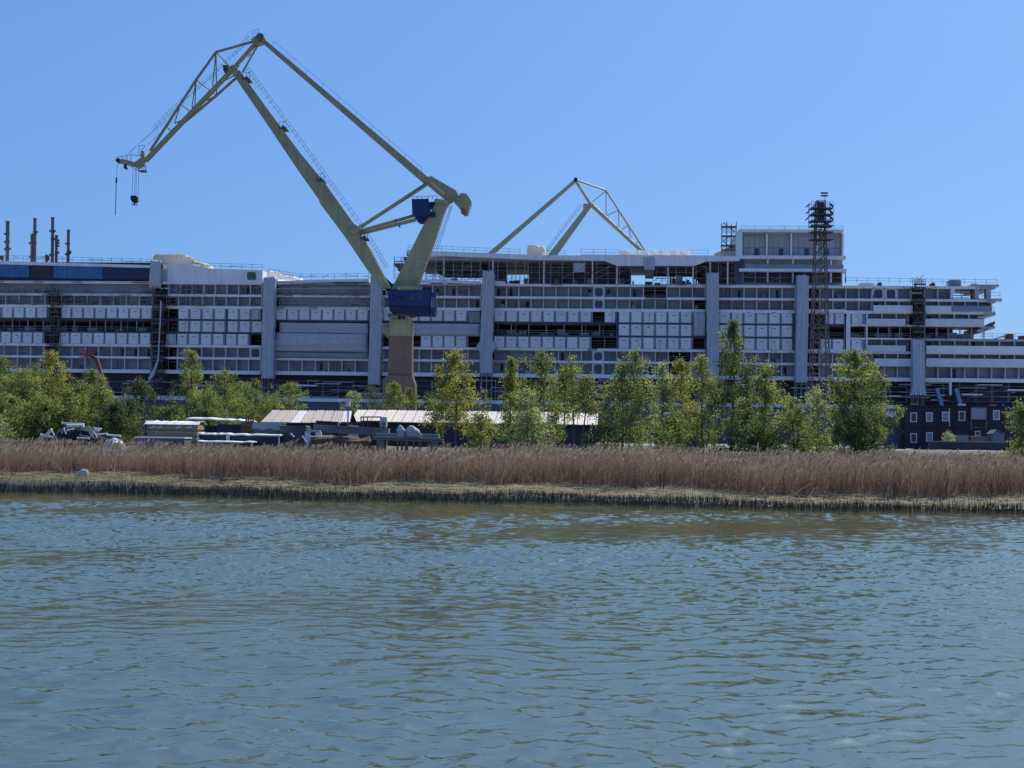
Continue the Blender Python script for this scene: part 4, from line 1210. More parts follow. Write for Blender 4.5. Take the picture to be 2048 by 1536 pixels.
tarp('canvas_cover', 'cream canvas tent on the sun deck roof between crane booms', [(x, (494 if i == 0 else 487+(x-1057)*.12+(6 if i == 9 else 0)), 512.5) for i, x in enumerate(xs_)], -.8, 3, M['roofcanvas'], 8, nd=5)
xs_ = [1428+i*4.6 for i in range(10)]
tarp('canvas_cover', 'olive canvas heap under the railed scaffold by the stern house', [(x, 507-(i*2.1)+rr.uniform(-.5, .5), 513.5) for i, x in enumerate(xs_)], -.2, 3, M['roofcanvas'], 9, nd=5)

# ================================================================== big level-luffing crane in front of the ship
CY = 262.0
gzc = 1.8
def CP(px, py, dy=0.0):
    p = W(px, py, CY); return Vector((p.x, CY+dy, p.z))
cb = W(803, 895, CY); cb.z = gzc
crane = thing('harbour_crane', 'tall olive level luffing crane with blue machinery house and raised double jib', 'crane', (cb.x, CY, gzc))
def cbuild(m_, name, mt, par=None, **k):
    o = m_.build(name, mt, None, **k)
    return o
def cpart(m_, name, mt, **k):
    return m_.build(name, mt, crane, world=True, **k)
def cpoly(pts, y0, y1, name, mt, side=None):
    m_ = MB(); q = [CP(*p) for p in pts]; m_.prism([(p.x, p.z) for p in q], CY+y0, CY+y1, 0, 0 if side is None else 1)
    return cpart(m_, name, mt if side is None else [mt, side])
# column: brown below, olive above, on a flared pedestal
pxs = lambda px: CP(px, 700).x
zz = lambda py: CP(803, py).z
m_ = MB()
m_.prism([(pxs(768), gzc), (pxs(836), gzc), (pxs(833), zz(770)), (pxs(827), zz(752)), (pxs(778), zz(752)), (pxs(769), zz(760))], CY-2.6, CY+2.6)
cpart(m_, 'pedestal', M['craneb'])
m_ = MB(); m_.prism([(pxs(778.5), zz(752)), (pxs(826), zz(752)), (pxs(825), zz(674)), (pxs(780), zz(674))], CY-2.2, CY+2.2); cpart(m_, 'lower_column', M['craneb'])
m_ = MB(); m_.prism([(pxs(780), zz(673.7)), (pxs(825), zz(673.7)), (pxs(824), zz(642)), (pxs(819), zz(633)), (pxs(782), zz(633)), (pxs(780), zz(642))], CY-2.2, CY+2.2); cpart(m_, 'upper_column', M['crane'])
m_ = MB(); m_.box(pxs(777), pxs(813), CY-2.9, CY-2.2, zz(644), zz(642)); m_.box(pxs(777), pxs(777.8), CY-2.9, CY-2.8, zz(644), zz(630))
for px in (785, 795, 805, 812): m_.tube((pxs(px), CY-2.85, zz(643)), (pxs(px), CY-2.85, zz(632)), .04, 4)
cpart(m_, 'ring_walkway', M['crane'])
m_ = MB(); m_.box(pxs(797), pxs(811), CY-2.35, CY-2.15, zz(640), zz(633)); cpart(m_, 'ring_opening', M['black'])
m_ = MB(); m_.tube((pxs(803), CY, zz(634)), (pxs(803), CY, zz(629)), 2.6, 20); cpart(m_, 'slewing_ring', M['darksteel'])
# side cabin below the house
m_ = MB(); m_.prism([(pxs(765), zz(648)), (pxs(779), zz(648)), (pxs(779), zz(678)), (pxs(774), zz(676)), (pxs(765), zz(665))], CY-1.2, CY+1.2); cpart(m_, 'side_cabin', M['crane'])
# machinery house
m_ = MB()
q = [(778, 584), (862, 583), (862, 612), (855, 616), (780, 613)]
m_.prism([(CP(*p).x, CP(*p).z) for p in q], CY-3.3, CY+3.3)
cpart(m_, 'machinery_house', M['blue'])
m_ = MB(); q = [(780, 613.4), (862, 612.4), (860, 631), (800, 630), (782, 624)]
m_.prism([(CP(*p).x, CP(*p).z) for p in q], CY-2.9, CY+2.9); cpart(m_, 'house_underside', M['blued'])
m_ = MB(); q = [(862.2, 583.5), (872, 592), (873.5, 612), (871, 632), (862.2, 631)]
m_.prism([(CP(*p).x, CP(*p).z) for p in q], CY-2.8, CY+2.8); cpart(m_, 'house_end', M['blue'])
for px in (864, 868): 
    m_ = MB(); m_.prism([(CP(px, 600).x, CP(px, 597).z), (CP(px+2.2, 600).x, CP(px, 598).z), (CP(px+2.8, 600).x, CP(px, 618).z), (CP(px+.4, 600).x, CP(px, 617).z)], CY-2.9, CY-2.82); cpart(m_, 'house_end_louvre', M['glassr'])
# lettering board and faded emblem on the house
m_ = MB(); m_.box(pxs(821), pxs(843), CY-3.36, CY-3.3, zz(601), zz(592)); cpart(m_, 'house_board', mat('faded board', (.05, .075, .14), .5, .2, .6))
m_ = MB()
for px in (826, 831, 836): m_.box(pxs(px), pxs(px+3), CY-3.39, CY-3.36, zz(599.5), zz(594))
cpart(m_, 'house_board_marks', M['blued'])['kind'] = 'stuff'
m_ = MB()
for k, (dx, dz) in enumerate(((-1.0, .6), (-.4, .15), (-1.0, -.3), (.35, .3), (.7, -.1))):
    c0 = CP(800, 601); m_.poly([(c0.x+dx, CY-3.33, c0.z+dz-.3), (c0.x+dx+.45, CY-3.33, c0.z+dz+.05), (c0.x+dx, CY-3.33, c0.z+dz+.4), (c0.x+dx-.3, CY-3.33, c0.z+dz+.05)])
cpart(m_, 'house_emblem', mat('emblem', (.006, .012, .05), .6))['kind'] = 'stuff'
m_ = MB(); m_.box(pxs(795), pxs(836), CY-3.2, CY-3.1, zz(583.5), zz(576))
cpart(m_, 'foot_walkway', M['crane'])
m_ = MB(); 
for px in range(838, 874, 6): m_.tube((pxs(px), CY-2.6, zz(583)), (pxs(px), CY-2.6, zz(573)), .05, 4)
m_.tube((pxs(838), CY-2.6, zz(573.5)), (pxs(873), CY-2.6, zz(574)), .05, 4); m_.box(pxs(845), pxs(862), CY-1, CY+1, zz(583), zz(575))
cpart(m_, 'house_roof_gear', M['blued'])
# A-frame mast
cpoly([(784, 580), (834, 580), (874, 472), (896, 406), (877, 401), (851, 446)], -1.5, 1.5, 'mast', M['crane'])
m_ = MB()
for k in range(9):
    p = Vector(CP(826+k*6.9-1.6, 560-k*18.5)); q = Vector(CP(826+(k+1)*6.9-1.6, 560-(k+1)*18.5)); 
    m_.bar((p.x, CY-1.56, p.z), (q.x, CY-1.56, q.z), .05, .10)
cpart(m_, 'mast_edge_light', mat('sunlight painted on mast edge', (.50, .49, .30), .5))['kind'] = 'stuff'  # paler strip: sunlight along the mast edge painted in as colour
cpoly([(871, 400), (899, 404), (896, 412), (868, 408)], -1.8, 1.8, 'mast_head', M['crane'])
# rocker arm and counterweight
cpoly([(848, 364), (855.7, 355.4), (863.5, 354.4), (912.3, 382.7), (919, 395), (906.5, 402), (898.7, 407), (887, 396.4)], -1.1, 1.1, 'rocker_arm', M['crane'])
m_ = MB(); p, q = CP(862, 366), CP(890, 391); m_.bar((p.x, CY-1.2, p.z), (q.x, CY-1.2, q.z), .25, .55); cpart(m_, 'rocker_rib', mat('rocker rib with painted sunlight', (.52, .46, .22), .5))  # rib colour lightened to carry the sunlight falling on it
cpoly([(917, 396), (922, 388.6), (932, 389.6), (938, 396), (943.6, 407), (936, 428.6), (931.5, 430.6), (922, 424), (921, 417), (908, 403)], -1.6, 1.6, 'counterweight', M['crane'])
cpoly([(922, 418), (930, 419), (934, 426), (931.5, 430.8), (922, 424.2)], -1.7, 1.7, 'counterweight_shoe', M['craneb'])
# tie beam from rocker to apex
m_ = MB(); p, q = CP(853, 362), CP(524, 80); m_.bar(p, q, 1.3, 1.35, w2=.9, h2=.75); cpart(m_, 'tie_beam', M['crane'])
m_ = MB()
for k in range(10):
    t = .04+k*.1; a = p.lerp(q, t); b_ = a+Vector((.45, 0, 1.35)); m_.tube(a, b_, .03, 4)
    if k < 9: m_.tube(b_, p.lerp(q, t+.1)+Vector((.45, 0, 1.35)), .03, 4)
cpart(m_, 'tie_beam_rail', M['darksteel'])
# main boom
cpoly([(764, 577), (782, 577), (737, 492), (712, 453), (649, 365), (600, 305.6), (540, 224.5), (481, 143), (467, 150), (530, 242), (600, 346), (639, 401), (643, 411), (691, 475), (737, 543)], -1.25, 1.25, 'main_boom', M['crane'])
m_ = MB(); p, q = CP(741, 500), CP(775, 566); m_.bar((p.x, CY-1.35, p.z), (q.x, CY-1.35, q.z), .2, .35); cpart(m_, 'boom_foot_rib', mat('boom rib with painted sunlight', (.62, .58, .28), .45))  # sunlit look of the foot rib put into its paler colour
m_ = MB(); p, q = CP(752, 548), CP(792, 586); m_.bar((p.x, CY+1.6, p.z), (q.x, CY+1.6, q.z), 1.2, 1.6); cpart(m_, 'boom_bracket', M['blued'])
m_ = MB(); prev = None
for x, y in ((487, 147), (520, 193), (570, 261), (620, 330), (660, 386), (712, 458), (742, 506), (765, 545)):
    a = CP(x+3, y-3); 
    if prev is not None:
        for k in range(7):
            s0 = prev.lerp(a, k/7)+Vector((.2, -1, 0)); m_.tube(s0, s0+Vector((.75, 0, .62)), .03, 4)
        for hh in (.5, 1): m_.tube(prev+Vector((.2+.75*hh, -1, .62*hh)), a+Vector((.2+.75*hh, -1, .62*hh)), .03, 4)
    prev = a
cpart(m_, 'boom_rail', M['darksteel'])
for x, y in ((566, 258), (641, 362), (493, 160), (728, 478)):
    m_ = MB(); c0 = CP(x, y); m_.box(c0.x-.6, c0.x+.9, CY-1.5, CY+1.5, c0.z-.25, c0.z)
    for dx in (-.5, .2, .8): m_.tube((c0.x+dx, CY-1.4, c0.z), (c0.x+dx, CY-1.4, c0.z+1.1), .04, 4)
    m_.tube((c0.x-.5, CY-1.4, c0.z+1.1), (c0.x+.8, CY-1.4, c0.z+1.1), .04, 4); m_.box(c0.x-.2, c0.x+.35, CY-.5, CY+.5, c0.z, c0.z+.55)
    cpart(m_, 'boom_platform', M['darksteel'])
cpoly([(694, 470), (712, 451), (724, 460), (716, 470)], -1.7, 1.7, 'luffing_lug', M['crane'])
# luffing gear
for (a, b_, c_, d_, dy, r_) in ((713, 455, 852, 364, 1.2, .22), (723, 457, 858, 370, -1.2, .22), (718, 461, 829, 429, 1.0, .34), (721, 469, 833, 441, -1.0, .34)):
    m_ = MB(); m_.tube(CP(a, b_, dy), CP(c_, d_, dy), r_, 8); cpart(m_, 'luffing_rod', M['crane'])
for x, y in ((793, 441), (800, 451)):
    m_ = MB(); c0 = CP(x, y); m_.box(c0.x-.15, c0.x+.15, CY-1.2, CY-.8, c0.z-.5, c0.z+.1); cpart(m_, 'rod_bracket', M['darksteel'])
m_ = MB(); q = [(825, 402), (858, 401), (861, 424), (857, 437), (832, 437), (826, 431)]
m_.prism([(CP(*p).x, CP(*p).z) for p in q], CY-2.2, CY+1.8); cpart(m_, 'luffing_house', M['blue'])
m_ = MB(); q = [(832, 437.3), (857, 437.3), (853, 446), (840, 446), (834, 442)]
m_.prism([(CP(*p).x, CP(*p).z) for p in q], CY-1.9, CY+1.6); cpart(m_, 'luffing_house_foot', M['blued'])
m_ = MB(); q = [(858, 406), (876, 403), (878, 410), (872, 414), (861, 419)]
m_.prism([(CP(*p).x, CP(*p).z) for p in q], CY-.8, CY+.8); m_.box(CP(859, 430).x, CP(872, 430).x, CY-1.9, CY-1.3, CP(865, 437).z, CP(865, 427).z); cpart(m_, 'luffing_house_strut', M['blued'])
m_ = MB()
for px in (827, 836, 845, 857, 866, 876): m_.tube(CP(px, 401, -1.6), CP(px, 395, -1.6), .04, 4)
m_.tube(CP(827, 396.5, -1.6), CP(876, 394.5, -1.6), .04, 4); cpart(m_, 'luffing_house_rail', M['darksteel'])
m_ = MB()
for dx in (0, 3, 6): m_.tube(CP(902+dx*.4, 410, dx*.2), CP(868+dx, 500, dx*.2), .035, 4)
cpart(m_, 'hoist_rope', M['darksteel'])['kind'] = 'stuff'
# fly jib: two main tubes, an upper and a lower chord, struts
def jt(a, b_, r_, name='jib_tube', dy=(0, 0), n=6):
    m_ = MB(); m_.tube(CP(a[0], a[1], dy[0]), CP(b_[0], b_[1], dy[1]), r_, n); return cpart(m_, name, M['crane'])
apex, head, tip = (517, 80), (467, 142), (291, 322)
for dy, o in ((-1.3, (0, 0)), (1.3, (-5, -5))):
    jt((apex[0]-3, apex[1]+4), (head[0]+o[0], head[1]+o[1]), .28, 'jib_chord', (dy*.4, dy))
    jt((head[0]+o[0], head[1]+o[1]), tip, .40, 'jib_chord', (dy, dy*.3))
jt((518, 86), (484, 143), .2, 'jib_chord', (0, .6))
for a, b_ in ((apex, (432, 104)), ((432, 104), (392, 160)), ((392, 160), (361, 208)), ((361, 208), (300, 302))): jt(a, b_, .26, 'upper_chord')
for a, b_ in (((471, 157), (433, 191)), ((433, 191), (388, 229)), ((388, 229), (344, 264)), ((344, 264), (293, 324))): jt(a, b_, .26, 'lower_chord')
for a, b_ in (((432, 104), (466, 140)), ((432, 104), (425, 172)), ((432, 104), (433, 191)), ((392, 160), (433, 191)), ((392, 160), (384, 214)), ((392, 162), (389, 228)), ((361, 208), (388, 229)), ((361, 208), (349, 246)),
              ((330, 250), (344, 264)), ((425, 175), (470, 150)), ((384, 215), (433, 191)), ((349, 247), (388, 229)), ((502, 107), (496, 114)), ((479, 131), (473, 138))): jt(a, b_, .11, 'jib_strut', n=4)
m_ = MB(); prev = None
for x, y in ((506, 84), (490, 110), (462, 135), (430, 168), (385, 205), (345, 240), (315, 272)):
    a = CP(x-4, y-3, -1.4)
    if prev is not None:
        for k in range(4):
            s0 = prev.lerp(a, k/4); m_.tube(s0, s0+Vector((-.45, 0, .8)), .025, 4)
        for hh in (.5, 1): m_.tube(prev+Vector((-.45, 0, .8))*hh, a+Vector((-.45, 0, .8))*hh, .025, 4)
    prev = a
cpart(m_, 'jib_rail', M['darksteel'])
m_ = MB(); m_.tube(CP(258, 305), CP(334, 240), .03, 4); m_.tube(CP(295, 290), CP(345, 243), .03, 4); m_.tube(CP(250, 314), CP(508, 72), .02, 4); cpart(m_, 'jib_rope', M['darksteel'])['kind'] = 'stuff'
# apex block
m_ = MB(); q = [(504, 82), (511, 75), (520, 72), (528, 78), (529, 86), (520, 90), (512, 92)]
m_.prism([(CP(*p).x, CP(*p).z) for p in q], CY-.9, CY+.9); cpart(m_, 'apex_block', M['crane'])
m_ = MB(); c0 = CP(522, 77); m_.tube((c0.x, CY-1.1, c0.z), (c0.x, CY+1.1, c0.z), .75, 14); cpart(m_, 'apex_sheave', M['craneb'])
m_ = MB()
for a, b_ in (((506, 74), (505, 62)), ((505, 62), (516, 58)), ((516, 58), (519, 71)), ((508, 68), (517, 65))): m_.tube(CP(*a), CP(*b_), .035, 4)
cpart(m_, 'apex_cage', M['darksteel'])
cpoly([(460, 140), (468, 133), (478, 143), (478, 155), (468, 153)], -1.5, 1.5, 'jib_pivot', M['crane'])
m_ = MB(); c0 = CP(454, 138); m_.box(c0.x-.55, c0.x+.4, CY-1, CY+1, c0.z-.5, c0.z+.5); m_.box(c0.x-.3, c0.x+.6, CY-1.2, CY+1.2, c0.z-.9, c0.z-.5); cpart(m_, 'pivot_gear', M['darksteel'])
# tip: sheave arm, platform, ropes, hook block
cpoly([(291, 316), (288, 330), (276, 338), (268, 333), (246, 328), (235, 325), (234, 319), (252, 320), (271, 326), (283, 317), (285, 303), (290, 303)], -.7, .7, 'jib_tip', M['crane'])
m_ = MB(); c0 = CP(238, 322); m_.tube((c0.x, CY-.8, c0.z), (c0.x, CY+.8, c0.z), .42, 12); c0 = CP(252, 336); m_.prism([(c0.x-.35, c0.z-.1), (c0.x+.4, c0.z-.35), (c0.x+.1, c0.z+.2), (c0.x-.1, c0.z+.8), (c0.x-.25, c0.z+.8)], CY-.5, CY+.5); cpart(m_, 'tip_sheave', M['black'])
m_ = MB()
for a, b_ in (((262, 333), (280, 343)), ((280, 343), (293, 341)), ((293, 341), (288, 330)), ((286, 330), (286, 342)), ((291, 330), (291, 341)), ((234, 315), (262, 309)), ((262, 309), (281, 312)), ((281, 312), (283, 300)), ((283, 300), (290, 292)),
              ((235, 325), (234, 314)), ((245, 322), (245, 312)), ((254, 322), (254, 310)), ((262, 323), (262, 309)), ((278, 292), (278, 312)), ((278, 292), (290, 290))): m_.tube(CP(*a), CP(*b_), .05, 4)
cpart(m_, 'tip_platform', M['darksteel'])
m_ = MB(); m_.box(CP(279, 342).x, CP(293, 342).x, CY-.9, CY+.9, CP(286, 343.5).z, CP(286, 342).z); cpart(m_, 'tip_grating', M['darksteel'])
m_ = MB()
for a, b_, dy in ((267.5, 264.5, -.3), (270, 267.5, .3), (273.5, 273, -.3), (276.5, 275.5, .3)): m_.tube(CP(a, 337, dy), CP(b_, 393, dy), .035, 4)
cpart(m_, 'hook_rope', M['darksteel'])['kind'] = 'stuff'
m_ = MB(); q = [(262.5, 392), (272.5, 392), (276, 394), (276, 403), (270, 406), (266, 405), (262.5, 401)]
m_.prism([(CP(*p).x, CP(*p).z) for p in q], CY-.5, CY+.5); hb = cpart(m_, 'hook_block', M['black'])
m_ = MB(); c0 = CP(269, 404)
m_.tube(c0, CP(269, 409.5), .13, 6)
for sgn in (-1, 1):
    prev = CP(269, 409.5)
    for k in range(1, 6):
        a = R(-90+sgn*k*32); q = CP(269, 407.8)+Vector((sgn*.18+.32*math.cos(a), 0, .32*math.sin(a)+.05)); m_.tube(prev, q, .10*(1-.12*k), 6); prev = q
h_ = m_.build('ramshorn_hook', M['black'], None); 
for v in h_.data.vertices: v.co -= Vector((cb.x, CY, gzc))
h_.parent = hb
m_ = MB(); m_.tube(CP(235, 326), CP(232.8, 356), .03, 4); m_.tube(CP(232.8, 355), CP(232.5, 366), .16, 8, r2=.16); m_.tube(CP(232.5, 366), CP(230.8, 430), .07, 5); cpart(m_, 'auxiliary_line', M['black'])

# ================================================================== second crane, behind the ship
C2 = 392.0
def DP(px, py, dy=0.0):
    p = W(px, py, C2); return Vector((p.x, C2+dy, p.z))
foot = W(1068, 700, C2)
crane2 = thing('harbour_crane', 'distant cream harbour crane rising behind the ship roof', 'crane', (foot.x, C2, 1.8))
def dpart(m_, name, mt, **k): return m_.build(name, mt, crane2, world=True, **k)
M['crane2'] = mat('weathered cream crane paint', (.50, .46, .30), .55, .15, .2, streak=.15)
def dt(a, b_, r_, name, r2=None, n=6, dy=(0, 0)):
    m_ = MB(); m_.tube(DP(*a, dy[0]), DP(*b_, dy[1]), r_, n, r2=r2); return dpart(m_, name, M['crane2'])
m_ = MB(); m_.bar(DP(1148, 364), DP(985, 505), 1.1, .9, w2=1.3, h2=1.35); m_.bar(DP(985, 505), DP(958, 528), 1.3, 1.35); dpart(m_, 'tie_beam', M['crane2'])
m_ = MB(); m_.bar(DP(1180, 410), DP(1104, 512), 1.3, 1.3, w2=2.0, h2=2.1); m_.bar(DP(1104, 512), DP(1052, 640), 2.0, 2.1); dpart(m_, 'main_boom', M['crane2'])
m_ = MB(); m_.bar(DP(965, 522), DP(1040, 640), 2.4, 1.6); dpart(m_, 'mast', M['crane2'])
m_ = MB(); c0 = DP(1048, 645); m_.box(c0.x-5, c0.x+5, C2-3, C2+3, c0.z-3, c0.z+2.5); dpart(m_, 'machinery_house', M['blue'])
m_ = MB(); m_.box(c0.x-2.4, c0.x+2.4, C2-2.4, C2+2.4, 1.8, c0.z-3); dpart(m_, 'column', M['craneb'])
for dy in (-1.2, 1.2):
    dt((1151, 362), (1181, 408), .30, 'jib_chord', dy=(dy*.3, dy)); dt((1181, 408), (1278, 498), .42, 'jib_chord', dy=(dy, dy*.4)); dt((1278, 498), (1300, 518), .42, 'jib_chord', dy=(dy*.4, 0))
for a, b_ in (((1152, 360), (1212, 381)), ((1212, 381), (1237, 420)), ((1237, 420), (1257, 451)), ((1257, 451), (1287, 497)), ((1287, 497), (1300, 518))): dt(a, b_, .26, 'upper_chord')
for a, b_ in (((1183, 405), (1212, 382)), ((1212, 382), (1212, 432)), ((1213, 432), (1237, 420)), ((1237, 420), (1238, 457)), ((1240, 461), (1257, 451)), ((1257, 451), (1263, 483)), ((1268, 488), (1278, 484))): dt(a, b_, .13, 'jib_strut', n=4)
m_ = MB(); c0 = DP(1151, 360); m_.tube((c0.x, C2-1, c0.z), (c0.x, C2+1, c0.z), .55, 10); dpart(m_, 'apex_sheave', M['black'])
m_ = MB(); prev = None
for x, y in ((1170, 418), (1140, 456), (1115, 490), (1100, 511)):
    a = DP(x-5, y-3)
    if prev is not None:
        for k in range(5): s0 = prev.lerp(a, k/5); m_.tube(s0, s0+Vector((-.6, 0, .9)), .04, 4)
        for hh in (.5, 1): m_.tube(prev+Vector((-.6, 0, .9))*hh, a+Vector((-.6, 0, .9))*hh, .04, 4)
    prev = a
dpart(m_, 'boom_rail', M['darksteel'])
m_ = MB(); c0 = DP(1173, 412); m_.box(c0.x-.9, c0.x+.7, C2-1, C2+1, c0.z-1.2, c0.z+.5); dpart(m_, 'boom_head', M['crane2'])
for x, y in ((1066, 432), (1034, 461), (1009, 482)):
    m_ = MB(); c0 = DP(x, y); m_.box(c0.x-.25, c0.x+.25, C2-.4, C2+.4, c0.z-.3, c0.z+.3); dpart(m_, 'beam_fitting', M['darksteel'])

# ================================================================== floodlight mast
LY = 255.0
lb = W(1638, 880, LY); lb.z = 1.8
mast = thing('floodlight_mast', 'dark lattice floodlight mast standing before the ship', 'light mast', (lb.x, LY, 1.8))
def LP(px, py):
    p = W(px, py, LY); return p
def mpart(m_, name, mt): return m_.build(name, mt, mast, world=True)
zt = LP(1638, 402).z; wt = 1.5; wb = 3.7
m_ = MB()
def wat(z): return wb+(wt-wb)*min(1, max(0, (z-1.8)/(zt-1.8)))
xa, xb = LP(1638, 880).x, LP(1641, 402).x
def cx(z): return xa+(xb-xa)*0.6*(z-1.8)/(zt-1.8)
def corner(z, i):
    w_ = wat(z)/2; sx, sy = ((-1, -1), (1, -1), (1, 1), (-1, 1))[i]; return Vector((lb.x+sx*w_, LY+sy*w_, z))
for i in range(4): m_.tube(corner(1.8, i), corner(zt, i), .13, 5, r2=.09)
mpart(m_, 'mast_legs', M['darksteel'])['kind'] = 'stuff'
m_ = MB(); z = 1.8
while z < zt-.5:
    st = wat(z)*.95; z2 = min(zt, z+st)
    for i in range(4):
        j = (i+1) % 4
        m_.tube(corner(z, i), corner(z2, j), .055, 4); m_.tube(corner(z, j), corner(z2, i), .055, 4); m_.tube(corner(z2, i), corner(z2, j), .06, 4)
    z = z2
m_.tube((lb.x-.2, LY, 1.8), (lb.x-.2, LY, zt), .05, 4); m_.tube((lb.x+.2, LY, 1.8), (lb.x+.2, LY, zt), .05, 4)
z = 2
while z < zt: m_.tube((lb.x-.2, LY, z), (lb.x+.2, LY, z), .03, 4); z += .4
mpart(m_, 'mast_lattice', M['darksteel'])
m_ = MB(); m_.box(lb.x-.45, lb.x+.45, LY-.5, LY+.5, LP(1638, 442).z, LP(1638, 404).z); mpart(m_, 'mast_cabinet', mat('mast cabinet', (.10, .11, .12), .6, .2, .5))
mpx = .0906
pl = None
for y in (417.5, 430, 443, 452.5, 465, 480):
    z = LP(1638, y).z
    if pl is None:
        m_ = MB(); hw = 22*mpx
        m_.box(-hw, hw, -1.3, 1.3, -.08, .06); m_.box(-hw, hw, -1.36, -1.3, -.08, .06)
        for sx in (-1, -.5, .5, 1):
            for sy in (-1.3, 1.3): m_.tube((sx*hw, sy, 0), (sx*hw, sy, 1.1), .035, 4)
        for sy in (-1.3, 1.3): m_.tube((-hw, sy, 1.1), (hw, sy, 1.1), .035, 4); 
        pl = o = m_.build('lamp_platform', M['darksteel'], mast)
    else:
        o = pl.copy(); COL.objects.link(o); o.parent = mast
    o.location = (.1, 0, z-1.8)
fl = None
for x, y, s_ in ((1614, 412, -1), (1627, 412, -1), (1660, 411, 1), (1614, 425, -1), (1627, 425, -1), (1660, 425, 1), (1613, 438, -1), (1660, 437, 1), (1620, 446, -1), (1651, 447, 1), (1625, 453, -1), (1656, 453, 1)):
    p = LP(x, y)
    if fl is None:
        m_ = MB(); m_.prism([(-.42, -.28), (-.30, -.42), (.10, -.12), (.34, .22), (.28, .34), (-.05, .10)], -.3, .3); m_.tube((.15, 0, 0), (.3, 0, -.55), .05, 5)
        m_.prism([(-.44, -.29), (-.31, -.45), (-.29, -.42), (-.41, -.27)], -.26, .26, 1)
        fl = o = m_.build('floodlight', [M['darksteel'], M['glassr']], mast)
    else:
        o = fl.copy(); COL.objects.link(o); o.parent = mast
    o.location = (p.x-lb.x, -.9, p.z-1.8); o.scale = (-s_, 1, 1)
m_ = MB(); p = LP(1650, 402); m_.tube((p.x, LY, zt-.3), (p.x, LY, LP(1650, 388).z), .05, 5); mpart(m_, 'antenna_pole', M['darksteel'])
for y in (386, 391.5):
    m_ = MB(); p = LP(1650, y)
    for dx in (-.45, .1): m_.prism([(p.x+dx-.28, p.z-.1), (p.x+dx+.35, p.z-.12), (p.x+dx+.4, p.z+.1), (p.x+dx-.3, p.z+.12)], LY-.25, LY+.25)
    m_.box(p.x-.7, p.x+.6, LY-.06, LY+.06, p.z-.05, p.z+.05)
    mpart(m_, 'beacon_bar', M['darksteel'])

# ================================================================== red boom lift reaching over the trees
BY = 205.0
BP = lambda x, y, dy=0.0: Vector((W(x, y, BY).x, BY+dy, W(x, y, BY).z))
b0 = BP(240, 880); b0.z = 1.8
lift = thing('boom_lift', 'red articulated boom lift with its basket raised to the lower decks', 'boom lift', b0)
def lpart(m_, name, mt, **k): return m_.build(name, mt, lift, world=True, **k)
M['red'] = mat('faded red paint', (.22, .055, .045), .55, .25, .5)
m_ = MB(); m_.bar(BP(241, 868), BP(192, 716), .75, .7, w2=.42, h2=.45); lpart(m_, 'main_boom', M['red'])
m_ = MB(); m_.bar(BP(195, 719), BP(183, 712), .35, .35); m_.bar(BP(183, 712), BP(176, 712), .25, .25); lpart(m_, 'fly_arm', M['black'])
m_ = MB(); p = BP(177, 708)
m_.box(p.x-1.0, p.x+.7, BY-.6, BY+.6, p.z-.6, p.z-.52)
for dx in (-1, -.4, .15, .7):
    for sy in (-.6, .6): m_.tube((p.x+dx, BY+sy, p.z-.55), (p.x+dx, BY+sy, p.z+.5), .05, 4)
for sy in (-.6, .6):
    for hh in (0, .5): m_.tube((p.x-1, BY+sy, p.z+hh), (p.x+.7, BY+sy, p.z+hh), .05, 4)
m_.box(p.x-.3, p.x+.2, BY-.65, BY-.58, p.z-.5, p.z+.1)
lpart(m_, 'basket', M['red'])
m_ = MB(); m_.prism([(b0.x-1.6, 2.4), (b0.x+1.7, 2.4), (b0.x+1.8, 3.2), (b0.x+.6, 3.7), (b0.x-1.2, 3.5)], BY-1.1, BY+1.1); lpart(m_, 'chassis', M['red'])
for sx in (-1.1, 1.2):
    for sy in (-1.1, 1.1):
        m_ = MB(); m_.tube((b0.x+sx, BY+sy-.18, 2.3), (b0.x+sx, BY+sy+.18, 2.3), .5, 14); lpart(m_, 'wheel', M['black'])
# ================================================================== trees and bushes
LEAF = {
 'birch': leaf_mat('birch leaves', (.085, .106, .044), (.31, .335, .14), .57),
 'yellow': leaf_mat('young yellow leaves', (.12, .122, .040), (.40, .38, .13), .58),
 'green': leaf_mat('green leaves', (.066, .090, .040), (.24, .275, .12), .55),
 'dark': leaf_mat('dark leaves', (.036, .056, .028), (.13, .165, .065), .48),
 'willow': leaf_mat('grey willow leaves', (.12, .145, .085), (.44, .47, .29), .55),
}
def leafy(P, size, r, droop=0.3):
    n = len(P)
    a = r.normal(size=(n, 3)); a /= np.linalg.norm(a, axis=1)[:, None]
    a[:, 2] -= droop; a /= np.linalg.norm(a, axis=1)[:, None]
    b_ = r.normal(size=(n, 3)); b_ -= (b_*a).sum(1)[:, None]*a; b_ /= np.linalg.norm(b_, axis=1)[:, None]
    L_ = size*r.uniform(.65, 1.35, n)
    a *= (L_*.5)[:, None]; b_ *= (L_*.34)[:, None]
    V = np.stack([P-a, P+b_, P+a, P-b_], 1).reshape(-1, 3)
    return V, np.arange(4*n).reshape(n, 4)

